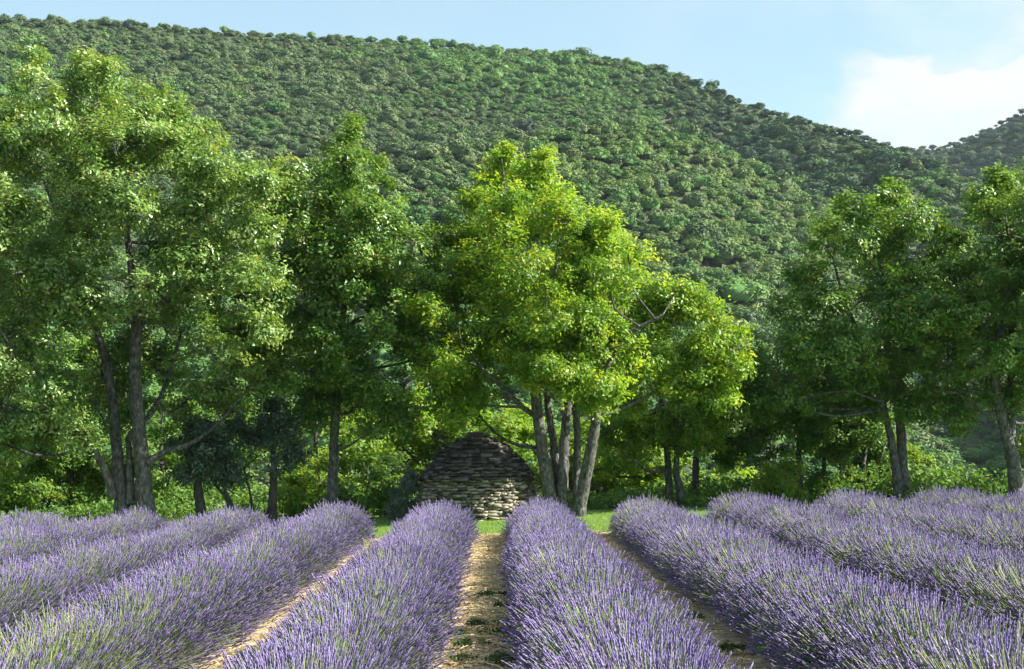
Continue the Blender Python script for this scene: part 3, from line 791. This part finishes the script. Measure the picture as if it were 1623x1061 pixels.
make_tree('leafy_shrub', 'large sunlit yellow-green shrub with a leaning stem by the left end of the field', 'shrub', 40.0,
    [([(14, 850, 14), (16, 810, 11), (24, 775, 9), (40, 740, 5), (60, 710, 3)], .2), ([(60, 850, 8), (80, 790, 6), (105, 740, 3)], .5)],
    [(20, 740, 45), (75, 730, 45), (50, 780, 50), (110, 760, 45), (0, 790, 40), (90, 810, 40), (140, 800, 40), (40, 820, 30), (20, 700, 30), (150, 760, 26)],
    leaf='shrub_bright', dens=75, leaf_size=.060, seed=77, gap=-.25)
make_tree('leafy_shrub', 'small sunlit shrub between the dark olives and the spire-topped oak', 'shrub', 37.0,
    [([(490, 840, 6), (488, 800, 5), (492, 760, 3)], .1)], [(485, 790, 32), (505, 760, 28), (470, 770, 22), (500, 810, 28), (475, 815, 22), (515, 735, 18)], leaf='shrub_bright', dens=100, leaf_size=.058, seed=78, gap=-.25)
make_tree('leafy_tree', 'sunlit yellow-green tree rising directly behind the top of the stone hut', 'tree', 44.0,
    [([(700, 850, 16), (698, 780, 13), (692, 720, 10), (700, 660, 5)], .2), ([(696, 760, 7), (650, 720, 6), (610, 690, 3)], .4)],
    [(690, 690, 50), (740, 680, 45), (650, 670, 45), (620, 710, 45), (660, 740, 45), (720, 740, 40), (590, 670, 36), (790, 700, 40), (610, 760, 40), (820, 740, 40), (560, 720, 40), (700, 640, 34), (680, 790, 34), (840, 690, 34)],
    leaf='oak_bright', dens=60, leaf_size=.08, seed=79)
make_tree('leafy_shrub', 'mid-green shrub in the gap between the spire-topped oak and the stone hut', 'shrub', 36.0,
    [([(580, 840, 7), (578, 800, 5), (585, 760, 3)], .1)], [(560, 790, 36), (600, 780, 36), (580, 750, 34), (550, 760, 26), (620, 800, 28), (615, 750, 26), (545, 815, 26), (590, 815, 26)], leaf='shrub_mid', dens=72, leaf_size=.06, seed=80, gap=-.25)
make_tree('silver_shrub', 'silvery grey-green shrub pressed against the left side of the stone hut', 'shrub', 34.0,
    [([(644, 845, 5), (642, 810, 4), (646, 770, 2)], .1)], [(640, 800, 20), (650, 775, 18), (638, 825, 22), (655, 805, 16), (632, 790, 12), (650, 758, 10)], leaf='silver', dens=260, leaf_size=.036, clump=.12, per=30, seed=81, depth=.3, gap=-.5)
make_tree('leafy_tree', 'low bright tree in the gap right behind the five leaning trunks', 'tree', 43.0,
    [([(985, 840, 14), (984, 790, 11), (976, 740, 8), (968, 700, 4)], .2)],
    [(960, 700, 45), (1010, 720, 45), (920, 720, 40), (970, 760, 45), (1030, 770, 36), (880, 730, 36), (900, 770, 36), (1000, 800, 30), (940, 800, 30), (860, 770, 30), (1060, 740, 34)],
    leaf='shrub_bright', dens=62, leaf_size=.078, seed=82)
make_tree('leafy_shrub', 'pale sunlit shrub beyond the slim dark-trunked oak', 'shrub', 50.0,
    [([(1140, 820, 6), (1140, 780, 5), (1145, 750, 3)], .1)], [(1130, 780, 32), (1165, 770, 36), (1150, 750, 30), (1190, 785, 30), (1110, 790, 24)], leaf='shrub_bright', dens=62, leaf_size=.08, seed=83, gap=-.2)
make_tree('flowering_shrub', 'low sunlit shrub dotted with red flowers behind the lavender', 'shrub', 37.0,
    [([(1232, 830, 5), (1230, 800, 4), (1235, 770, 2)], .1)], [(1215, 790, 24), (1245, 780, 28), (1230, 760, 24), (1255, 800, 20), (1195, 800, 20), (1250, 745, 16), (1225, 805, 22)],
    leaf='shrub_bright', dens=120, leaf_size=.05, seed=84, gap=-.3, flowers=('red', [(1222, 795, 7), (1246, 797, 8), (1233, 803, 5), (1258, 806, 5)]), depth=.7)
make_tree('blue_pine', 'hazy blue-green conifer seen between the oak trunks beyond the flowering shrub', 'tree', 62.0,
    [([(1208, 830, 8), (1208, 760, 7), (1208, 700, 3)], .1)], [(1208, 720, 22), (1195, 745, 28), (1222, 750, 28), (1205, 775, 32), (1185, 770, 18), (1230, 775, 20)], leaf='silver', dens=55, leaf_size=.085, seed=85)
make_tree('leafy_tree', 'broad sunlit low tree left of the two close thin trunks', 'tree', 40.0,
    [([(1365, 830, 14), (1362, 790, 11), (1368, 740, 9), (1375, 690, 4)], .2), ([(1364, 770, 7), (1390, 740, 5), (1405, 700, 3)], .2)],
    [(1350, 700, 42), (1395, 700, 38), (1370, 660, 36), (1330, 740, 40), (1385, 750, 42), (1350, 780, 40), (1310, 770, 34), (1400, 790, 30), (1315, 710, 32), (1330, 800, 26), (1420, 755, 24)],
    leaf='shrub_mid', dens=75, leaf_size=.07, seed=86)
make_tree('leafy_shrub', 'small yellow bush glowing just right of the two close thin trunks', 'shrub', 41.0,
    [([(1450, 830, 5), (1450, 780, 4), (1455, 740, 2)], .1)], [(1452, 735, 17), (1460, 755, 14), (1445, 765, 16), (1462, 738, 10), (1448, 720, 10), (1445, 790, 16)], leaf='shrub_bright', dens=110, leaf_size=.060, seed=87, depth=.5)
for k, (px, py, r, lab) in enumerate([(1475, 790, 22, 'low light green bush beyond the field right of the glowing yellow bush'),
                                     (1510, 795, 24, 'middle one of the low light green bushes between the yellow bush and the crooked trunk'),
                                     (1550, 796, 22, 'low light green bush nearest the crooked S-shaped trunk')]):
    make_tree('low_bush', lab, 'shrub', 70.0, [([(px, 850, 4), (px, 800, 3), (px + 3, 785, 2)], .1)],
              [(px, py, r), (px - 14, py + 6, r * .7), (px + 14, py + 4, r * .75), (px + 3, py - 10, r * .6)], leaf='shrub_bright', dens=45, leaf_size=.10, seed=90 + k, gap=-.5, group='low light green bushes beyond the field')
# darker growth closing the view under the crowns
BACK = [(255, 720, 60, 41, 'shrub_mid', 'shaded green shrub filling the gap just right of the tall oak trunks'),
        (350, 690, 60, 45, 'shrub_mid', 'shaded thicket tree standing behind the two dark olives'),
        (110, 620, 60, 40, 'oak', 'shaded tree behind the leftmost leaning stem of the tall oak'),
        (500, 690, 50, 42, 'shrub_bright', 'green tree seen behind the trunk of the spire-topped oak')]
for k, (px, py, r, Y, lf, lab) in enumerate(BACK):
    make_tree('background_tree', lab, 'tree', Y, [([(px, 830, 12), (px + 4, 770, 10), (px, 700, 7), (px + 5, 640, 3)], .3)],
              [(px, py, r), (px - 40, py + 25, r * .75), (px + 40, py + 15, r * .8), (px + 5, py + 70, r * .85), (px - 30, py + 100, r * .6), (px + 38, py + 95, r * .6), (px + 10, py - 45, r * .7)],
              leaf=lf, dens=48, leaf_size=.085, per=20, seed=120 + k, bark='bark_dark', gap=-.25)

# ------------------------------------------------------------------ stone hut
def build_hut():
    Y0 = 34.0
    cx = (757 - VX) * Y0 / FPX; cy = Y0 + .1
    zb = float(gz(cx)) - .02
    root = empty('stone_hut', (cx, cy, zb), 'round dry-stone hut with a domed slab roof behind the lavender', 'hut')
    root.scale = (1.05, 1.05, 1.05)
    rng = np.random.default_rng(9)
    wz = [0, .3, .65, .94]; wr = [1.46, 1.42, 1.33, 1.24]
    rz = [.90, 1.12, 1.34, 1.52, 1.67, 1.79, 1.87, 1.92]; rr = [1.33, 1.20, 1.04, .87, .68, .48, .29, .13]
    Rw = lambda z: float(np.interp(z, wz, wr)); Rr = lambda z: float(np.interp(z, rz, rr))
    # inner shells behind the joints
    def shell(zs, fn, inset):
        g = Geo(); a = np.linspace(0, 2 * math.pi, 33)[:-1]
        V = np.array([[(fn(z) - inset) * math.cos(t), (fn(z) - inset) * math.sin(t), z] for z in zs for t in a])
        F = [[i * 32 + j, i * 32 + (j + 1) % 32, i * 32 + 32 + (j + 1) % 32, i * 32 + 32 + j] for i in range(len(zs) - 1) for j in range(32)]
        g.add(V, F)
        t0 = (len(zs) - 1) * 32
        g.add(V[t0:], [list(range(32))])
        return g
    wall = obj('wall', shell(np.linspace(-.1, .93, 8), Rw, .12).mesh('wall', [M['core']]), root)
    roof = obj('roof', shell(np.linspace(.93, 1.88, 9), lambda z: max(Rr(z), .12), .10).mesh('roof', [M['core']]), root)
    # a few stone shapes, roughly unit boxes with worn corners
    def stone_me(k, mt):
        r2 = np.random.default_rng(300 + k)
        pts = []
        for z in (-.5, 0, .5):
            for (x, y) in ((-.5, -.5), (0, -.56), (.5, -.5), (.55, 0), (.5, .5), (0, .5), (-.5, .5), (-.55, 0)):
                s = .93 if z else 1.03
                pts.append([x * s, y * s, z])
        pts += [[0, 0, -.54], [0, 0, .54]]
        V = np.array(pts) + r2.normal(0, .095, (26, 3)) * np.array([1, .8, 1.1])
        F = []
        g = Geo()
        q = [[a * 8 + b, a * 8 + (b + 1) % 8, a * 8 + 8 + (b + 1) % 8, a * 8 + 8 + b] for a in range(2) for b in range(8)]
        t = [[24, (b + 1) % 8, b] for b in range(8)] + [[25, 16 + b, 16 + (b + 1) % 8] for b in range(8)]
        g.add(V, q); g.F.append((np.array(t), np.zeros(16, int), np.full(16, .5)))
        return g.mesh('stone', [mt])
    SW = [stone_me(k, M['wallstone']) for k in range(7)]
    SR = [stone_me(20 + k, M['roofstone']) for k in range(7)]
    SM = [stone_me(40 + k, M['moss']) for k in range(3)]
    rest = {'wall': Geo(), 'roof': Geo()}
    def lay(part, name, mes, zs0, zs1, fn, ch, wmin, wmax, depth, tilt, key):
        z = zs0; course = 0
        while z < zs1 - .01:
            h = ch * rng.uniform(.78, 1.25)
            h = min(h, zs1 - z) if zs1 - z - h > .03 else zs1 - z
            zc = z + h / 2; r = fn(zc)
            a = rng.uniform(0, 6.28); end = a + 2 * math.pi
            while a < end - .03:
                w = rng.uniform(wmin, wmax) * (1.35 if rng.uniform() < .1 else 1)
                da = min(w / r, end - a)
                if end - a - da < .5 * wmin / r: da = end - a
                am = a + da / 2
                mm = mes[rng.integers(len(mes))]
                if key == 'wall' and z > zs1 - .12 and rng.uniform() < .4: mm = SM[rng.integers(3)]
                pr = rng.uniform(-.05, .045)
                loc = Vector(((r - depth / 2 + pr) * math.cos(am), (r - depth / 2 + pr) * math.sin(am), zc + rng.uniform(-.016, .016)))
                rot = (tilt + rng.uniform(-.12, .12), rng.uniform(-.10, .10), am + math.pi / 2 + rng.uniform(-.16, .16))
                scl = (da * r * .96, depth, h * rng.uniform(.84, 1.06))
                if math.sin(am) < .12:
                    o = bpy.data.objects.new(name, mm)
                    COL.objects.link(o); o.parent = part
                    o.location = loc; o.rotation_euler = rot; o.scale = scl
                else:
                    from mathutils import Euler, Matrix
                    T = Matrix.Translation(loc) @ Euler(rot).to_matrix().to_4x4() @ Matrix.Diagonal((*scl, 1))
                    V = np.array([T @ v.co for v in mm.vertices])
                    for nv in (3, 4):
                        F = [list(p.vertices) for p in mm.polygons if len(p.vertices) == nv]
                        if nv == 3: rest[key].add(V, F)
                        else: rest[key].F.append((np.array(F) + rest[key].n - len(V), np.zeros(len(F), int), np.full(len(F), .5)))
                a += da
            z += h; course += 1
    lay(wall, 'wall_stone', SW, -.02, .93, Rw, .067, .09, .21, .2, 0, 'wall')
    lay(roof, 'roof_stone', SR, .91, 1.88, Rr, .078, .11, .23, .26, .12, 'roof')
    for key, part, mt in (('wall', wall, 'wallstone'), ('roof', roof, 'roofstone')):
        o = obj('rear_stonework', rest[key].mesh('rear_stonework', [M[mt]]), part); o['kind'] = 'stuff'
    # flat capstones
    for (x, y, z, sx, sy, sz, rz_) in ((0, 0, 1.90, .42, .36, .06, .3), (-.05, -.02, 1.955, .27, .25, .06, 1.0)):
        o = obj('capstone', SR[2], root); o.location = (x, y, z); o.scale = (sx, sy, sz); o.rotation_euler = (.03, -.05, rz_)
build_hut()

# ------------------------------------------------------------------ lavender
def lavender_plant(seed, n=660, end=False, green=0.0, half_w=.65, height=.60, sy=.36):
    rng = np.random.default_rng(seed)
    g = Geo()
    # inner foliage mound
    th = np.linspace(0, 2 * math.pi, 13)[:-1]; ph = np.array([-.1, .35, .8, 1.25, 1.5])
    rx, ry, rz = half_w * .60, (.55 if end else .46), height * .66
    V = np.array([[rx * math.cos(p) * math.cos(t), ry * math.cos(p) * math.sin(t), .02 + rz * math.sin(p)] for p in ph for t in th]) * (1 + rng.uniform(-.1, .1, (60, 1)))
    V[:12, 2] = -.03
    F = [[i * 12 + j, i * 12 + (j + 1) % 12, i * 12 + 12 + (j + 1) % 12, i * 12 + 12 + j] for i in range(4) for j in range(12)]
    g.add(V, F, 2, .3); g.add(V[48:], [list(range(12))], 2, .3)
    # narrow grey-green leaves on the mound
    m = 260
    d = rdir(rng, m); d[:, 2] = np.abs(d[:, 2])
    p0 = d * np.array([rx, ry, rz]) * .97
    dd = norm(d * np.array([1, .6, .8]) + np.array([0, 0, .5]) + rng.normal(0, .25, (m, 3)))
    L = rng.uniform(.08, .17, (m, 1)); w = norm(np.cross(dd, rdir(rng, m))) * .0045
    Vl = np.stack([p0 - w, p0 + w, p0 + dd * L * .6 + w, p0 + dd * L * 1.0 - w * .2], 1).reshape(-1, 3)
    g.add(Vl, np.arange(4 * m).reshape(m, 4), 3, rng.uniform(0, 1, m))
    # stems fanning over the row
    if end:
        az = rng.uniform(0, 2 * math.pi, n); el = np.arccos(rng.uniform(0, 1, n) * 1.02 - .02)
        ex = np.sin(el) * np.cos(az); ey = np.sin(el) * np.sin(az); ez = np.cos(el)
        yoff = np.zeros(n)
    else:
        phi = rng.uniform(-1, 1, n); phi = np.sign(phi) * np.abs(phi) ** .92 * R(92)
        ex = np.sin(phi); ez = np.cos(phi); ey = rng.normal(0, .22, n); yoff = rng.uniform(-sy, sy, n)
    D = np.stack([ex, ey, np.maximum(ez, -.05)], -1)
    k = rng.uniform(.70, 1.06, n) ** .8
    bump = 1 + .07 * np.sin(yoff * 7 + seed) + .05 * np.sin(ex * 5 + seed)
    tip = np.stack([ex * half_w * k * bump, ey * (half_w * .9 if end else .5) * k + yoff, .10 + height * np.maximum(ez, 0) * k * bump + .06 * rng.normal(0, 1, n) * .5], -1)
    tip[:, 2] = np.maximum(tip[:, 2], .07 + rng.uniform(0, .05, n))
    b0 = np.stack([ex * half_w * .38, ey * .2 + yoff * .8, .06 + height * .40 * np.maximum(ez, 0)], -1)
    axis = tip - b0
    length = np.linalg.norm(axis, axis=1, keepdims=True)
    ax = norm(norm(axis) + np.array([0, 0, .22]) + rng.normal(0, .13, (n, 3)))
    isgreen = rng.uniform(size=n) < (.06 + green)
    sl = np.where(isgreen, rng.uniform(.018, .035, n), rng.uniform(.048, .088, n))[:, None]      # flower head length
    s0 = tip - ax * sl
    tint = np.clip(rng.normal(.45, .2, n), 0, 1)
    # stem: thin three-sided
    A = norm(np.cross(ax, rdir(rng, n))); B = np.cross(ax, A)
    mid = .5 * (b0 + s0) + np.array([0, 0, -.012])
    sw = .0024
    ring = []
    for c in (b0, mid, s0):
        for q in range(3):
            a_ = q * 2.0944
            ring.append(c + (math.cos(a_) * A + math.sin(a_) * B) * sw)
    Vs = np.stack(ring, 1).reshape(-1, 3)
    o = np.arange(n)[:, None] * 9
    Fs = np.concatenate([np.stack([o[:, 0] + l * 3 + q, o[:, 0] + l * 3 + (q + 1) % 3, o[:, 0] + l * 3 + 3 + (q + 1) % 3, o[:, 0] + l * 3 + 3 + q], -1) for l in range(2) for q in range(3)])
    st = np.clip(rng.normal(.5, .2, n) + np.where(isgreen, .3, 0), 0, 1)
    g.add(Vs, Fs, 1, np.tile(st, 6))
    # flower head: whorls, wide-narrow-wide, four-sided
    prof = [(0, .35), (.14, 1.0), (.32, .68), (.48, 1.05), (.66, .66), (.82, .85), (1.0, .12)]
    wid = np.where(isgreen, .0032, rng.uniform(.0044, .0063, n))[:, None]
    ring = []
    for i, (t, w_) in enumerate(prof):
        tw = i * .5
        for q in range(4):
            a_ = q * math.pi / 2 + tw
            jit = 1 + rng.uniform(-.25, .25, (n, 1))
            ring.append(s0 + ax * sl * t + (math.cos(a_) * A + math.sin(a_) * B) * wid * w_ * jit)
    m_ = len(prof)
    Vf = np.stack(ring, 1).reshape(-1, 3)
    o = np.arange(n) * (4 * m_)
    Ff = np.concatenate([np.stack([o + l * 4 + q, o + l * 4 + (q + 1) % 4, o + l * 4 + 4 + (q + 1) % 4, o + l * 4 + 4 + q], -1) for l in range(m_ - 1) for q in range(4)])
    tl = np.concatenate([np.clip(tint + (.10 if l % 2 else -.08), 0, 1) for l in range(m_ - 1) for q in range(4)])
    mi = np.tile(np.where(isgreen, 1, 0), 4 * (m_ - 1))
    g.add(Vf, Ff, mi, tl)
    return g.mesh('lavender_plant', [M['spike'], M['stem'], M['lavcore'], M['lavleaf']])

LAV = [lavender_plant(500 + k) for k in range(6)]
LAV_GREENISH = [lavender_plant(520 + k, green=.25) for k in range(1)]
LAV_GREEN = [lavender_plant(530 + k, green=.50, n=560) for k in range(1)]
LAV_END = [lavender_plant(540 + k, n=760, end=True, height=.60) for k in range(2)]

ROWS = [(-10.43, 'lavender row ending under the leaning shrub stem, outermost on the left side'),
        (-8.56, 'lavender row ending beside the big sunlit shrub, second from the left side'),
        (-6.70, 'lavender row that ends in front of the tall many-trunked oak'),
        (-4.83, 'lavender row that ends in front of the two dark olives'),
        (-2.97, 'lavender row with a green unbloomed patch, left of the sunlit straw path'),
        (-1.106, 'lavender row running straight towards the stone hut'),
        (0.758, 'lavender row ending at the five leaning trunks, right of the middle path'),
        (2.62, 'lavender row right of the shaded path, ending near the crossing twin trunks'),
        (4.49, 'lavender row that ends near the red-flowered shrub'),
        (6.35, 'lavender row that ends near the broad sunlit low tree'),
        (8.22, 'lavender row that ends at the two close thin trunks'),
        (10.08, 'lavender row nearest the crooked trunk, farthest out on the right side')]
rng = np.random.default_rng(77)
for x, lab in ROWS:
    y_end = FIELD_END - .55
    y_start = max(4.2, abs(x) * FPX / (890.0) - 3.5)
    root = empty('lavender_row', (x, y_end, float(gz(x))), lab, 'lavender row', 'parallel rows of flowering lavender')
    root['label'] = lab
    y = y_end
    first = True
    while y > y_start:
        if first: me = LAV_END[rng.integers(2)]
        else:
            u = rng.uniform()
            me = LAV[rng.integers(6)] if u < .82 else LAV_GREENISH[0] if u < .985 else LAV_GREEN[0]
            if abs(x + 2.97) < .1 and 8.7 < y < 9.9: me = LAV_GREEN[0]
        o = bpy.data.objects.new('lavender_plant', me)
        COL.objects.link(o); o.parent = root
        xo = rng.normal(0, .035)
        o.location = (xo, y - y_end + rng.uniform(-.04, .04), float(gz(x + xo) - gz(x)))
        s = rng.uniform(.89, 1.09)
        o.scale = (s * rng.uniform(.96, 1.04), 1.0, s * rng.uniform(.95, 1.05))
        o.rotation_euler = (0, 0, (0 if rng.uniform() < .5 else math.pi) + rng.uniform(-.15, .15))
        y -= .30 if first else .42
        first = False

# ------------------------------------------------------------------ things on the ground
PATHS = [x + .932 for x, _ in ROWS[:-1]]
def straw():
    rng = np.random.default_rng(21)
    n = 16000
    px = np.array(PATHS)[rng.choice([2, 3, 4, 5, 6, 7, 8], n, p=[.03, .07, .30, .30, .20, .07, .03])]
    y = 5 + (FIELD_END + .3 - 5) * rng.uniform(0, 1, n) ** .9
    x = px + rng.normal(0, .20, n)
    c = np.stack([x, y, gz(x) + .022 + rng.uniform(0, .02, n)], -1)
    a = rng.uniform(0, 6.28, n); tl = rng.normal(0, .18, n)
    d = np.stack([np.cos(a), np.sin(a), tl], -1); w = np.stack([-np.sin(a), np.cos(a), rng.normal(0, .4, n)], -1)
    L = rng.uniform(.02, .07, (n, 1)) * np.where(rng.uniform(size=(n, 1)) < .12, 1.9, 1); W_ = rng.uniform(.0025, .006, (n, 1))
    up = np.array([0, 0, .006])
    V = np.stack([c - d * L - w * W_, c - d * L + w * W_, c + w * W_ + up, c - w * W_ + up, c + d * L + w * W_, c + d * L - w * W_], 1).reshape(-1, 3)
    q = np.arange(n)[:, None] * 6
    F = np.concatenate([q + np.array([0, 1, 2, 3]), q + np.array([3, 2, 4, 5])])
    t = rng.uniform(0, 1, n)
    g = Geo(); g.add(V, F, 0, np.concatenate([t, t]))
    o = obj('straw_mulch', g.mesh('straw_mulch', [M['straw']]))
    tag(o, 'loose pale straw strewn on the paths between the lavender rows', kind='stuff')
straw()

def clods():
    rng = np.random.default_rng(24)
    n = 2600
    px = np.array(PATHS)[rng.choice([3, 4, 5, 6, 7], n, p=[.08, .30, .32, .22, .08])]
    y = 6 + (FIELD_END + .3 - 6) * rng.uniform(0, 1, n); x = px + rng.normal(0, .22, n)
    s = rng.uniform(.006, .016, n) * np.where(rng.uniform(size=n) < .08, 1.9, 1)
    base = np.array([[1, 0, 0], [0, 1, 0], [-1, 0, 0], [0, -1, 0], [0, 0, .8], [0, 0, -.8]], float)
    V = (base[None] * rng.uniform(.6, 1.3, (n, 6, 3)) + rng.normal(0, .15, (n, 6, 3))) * s[:, None, None] * np.array([1.3, 1.3, 1]) + np.stack([x, y, gz(x) + .012], -1)[:, None]
    q = (np.arange(n) * 6)[:, None]
    F = np.concatenate([q + np.array(t) for t in ([0, 1, 4], [1, 2, 4], [2, 3, 4], [3, 0, 4], [1, 0, 5], [2, 1, 5], [3, 2, 5], [0, 3, 5])])
    g = Geo(); g.add(V.reshape(-1, 3), F)
    o = obj('soil_clods', g.mesh('soil_clods', [M['soil']]))
    tag(o, 'small clods and stones lying on the earth paths', kind='stuff')
clods()

def lawn_grass():
    rng = np.random.default_rng(22)
    n = 26000
    x = rng.uniform(-5.5, 5.5, n); y = FIELD_END + .38 + rng.uniform(0, 1, n) ** 1.4 * 7.5
    c = np.stack([x, y, gz(x) + .005], -1)
    a = rng.uniform(0, 6.28, n)
    w = np.stack([np.cos(a), np.sin(a), 0 * a], -1) * rng.uniform(.004, .008, (n, 1))
    h = np.stack([rng.normal(0, .02, n), rng.normal(0, .02, n), rng.uniform(.03, .075, n)], -1)
    V = np.stack([c - w, c + w, c + h], 1).reshape(-1, 3)
    g = Geo(); g.add(V, np.arange(3 * n).reshape(n, 3), 0, rng.uniform(0, 1, n))
    o = obj('lawn_grass', g.mesh('lawn_grass', [M['grass']]))
    tag(o, 'short mown grass of the lawn in front of the stone hut', kind='stuff')
lawn_grass()

def undergrowth():
    rng = np.random.default_rng(23)
    n = 9500
    x = rng.uniform(-16, 17, n); y = rng.uniform(36.6, 42.5, n)
    hn = Noise3(6, .9, 2)
    hh = np.clip(.28 + .48 * hn(np.stack([x, y, 0 * x], -1)), .04, .9)
    P = np.stack([x, y, gz(x) + hh * rng.uniform(0, 1, n) ** .6], -1)
    g = Geo()
    leaves_at(g, np.repeat(P, 4, 0) + rng.normal(0, .08, (4 * n, 3)), rng, .075, np.clip(.5 + rng.normal(0, .22, 4 * n), 0, 1), 0, .6)
    o = obj('undergrowth', g.mesh('undergrowth', [M['shrub_mid']]))
    tag(o, 'low leafy undergrowth beneath and beyond the trees', kind='stuff')
undergrowth()

def weed(x, y, r, label, seed, n=220, group='weeds on the straw paths'):
    rng = np.random.default_rng(seed)
    a = rng.uniform(0, 6.28, n); q = np.sqrt(rng.uniform(0, 1, n))
    # local coordinates: a ragged mat of several rosettes
    cen = rng.normal(0, .5, (6, 2)) * np.array([r, r * .55])
    k = rng.integers(0, 6, n)
    p = np.stack([cen[k, 0] + np.cos(a) * q * r * .35, cen[k, 1] + np.sin(a) * q * r * .3, .02 + rng.uniform(0, .07, n) * (1.1 - q)], -1)
    g = Geo(); leaves_at(g, p, rng, .020, rng.uniform(0, 1, n), 0, .8)
    # stalks
    for i in range(6):
        for j in range(5):
            e = p[rng.integers(n)]
            tube(g, [(cen[i, 0], cen[i, 1], 0), (cen[i, 0] * .9 + rng.normal(0, .02), cen[i, 1] + rng.normal(0, .02), .05), (cen[i, 0] + rng.normal(0, .05), cen[i, 1] + rng.normal(0, .04), .09)], [.003, .0025, .001], 3, 0, .6)
    o = obj('weed_patch', g.mesh('weed_patch', [M['weed']]), None, (x, y, float(gz(x)) + .015))
    return tag(o, label, 'weed', group)

def ground_at(px, py):
    y = FPX * CAM_H / (py - VY); x = (px - VX) * y / FPX
    y = FPX * (CAM_H - float(gz(x))) / (py - VY); x = (px - VX) * y / FPX
    return x, y
for k, (px, py, r, n, lab) in enumerate([
        (750, 1052, .34, 420, 'broad dark green weed patch spanning the middle path, nearest of its weeds'),
        (740, 1028, .20, 160, 'sparse pale weed just beyond the broad patch on the middle path'),
        (765, 1010, .26, 240, 'low dark weed mat against the right-hand lavender of the middle path'),
        (758, 995, .20, 200, 'small weed in the centre of the middle path among bright straw'),
        (778, 948, .22, 260, 'compact leafy weed farthest along the middle path'),
        (800, 966, .14, 130, 'little weed tucked under the purple shaded edge beside the middle path'),
        (1140, 1035, .24, 240, 'dark weed on the bare earth of the shaded path'),
        (1090, 985, .16, 120, 'small faint weed farther along the shaded earth path'),
        (400, 1050, .22, 160, 'thin weed on the sunlit straw path at its near end'),
        (455, 1025, .18, 120, 'small weed under the lavender edge of the sunlit straw path')]):
    x, y = ground_at(px, py)
    weed(x, y, r, lab, 900 + k, n)

def grass_tuft(px, py, h, label, seed, n=70):
    rng = np.random.default_rng(seed)
    x, y = ground_at(px, py)
    g = Geo()
    for i in range(n):
        a = rng.uniform(0, 6.28); b = np.array([rng.normal(0, .06), rng.normal(0, .06), 0])
        lean = rng.uniform(.05, .5); L = h * rng.uniform(.5, 1.1)
        d = np.array([math.cos(a) * lean, math.sin(a) * lean, 1]); d /= np.linalg.norm(d)
        w = np.array([-math.sin(a), math.cos(a), 0]) * .004
        m = b + d * L * .55; e = b + d * L + np.array([math.cos(a), math.sin(a), -.4]) * L * .15
        g.add([b - w, b + w, m + w * .8, m - w * .8, e], [[0, 1, 2, 3]], 0, rng.uniform()); g.F.append((np.array([[3, 2, 4]]) + g.n - 5, np.zeros(1, int), np.array([.6])))
    o = obj('grass_tuft', g.mesh('grass_tuft', [M['drygrass']]), None, (x, y, float(gz(x))))
    tag(o, label, 'grass tuft')
grass_tuft(588, 880, .34, 'yellowish tall grass tuft at the far end of the sunlit straw path', 31)
grass_tuft(562, 897, .2, 'short straggly grass tuft just before the tall one on the sunlit path', 32, 40)

def rock():
    rng = np.random.default_rng(3)
    b = P3(46, 838, 30.0)
    th = np.linspace(0, 2 * math.pi, 13)[:-1]; ph = np.linspace(-.4, 1.45, 7)
    V = np.array([[.20 * math.cos(p) * math.cos(t), .16 * math.cos(p) * math.sin(t), .10 + .13 * math.sin(p)] for p in ph for t in th]) * (1 + rng.uniform(-.08, .08, (84, 1)))
    F = [[i * 12 + j, i * 12 + (j + 1) % 12, i * 12 + 12 + (j + 1) % 12, i * 12 + 12 + j] for i in range(6) for j in range(12)]
    g = Geo(); g.add(V, F); g.add(V[72:], [list(range(12))])
    o = obj('boulder', g.mesh('boulder', [M['bluestone']], True), None, (b[0], b[1], b[2] - .22))
    tag(o, 'small smooth blue-grey boulder beyond the lavender by the big sunlit shrub', 'rock')
rock()
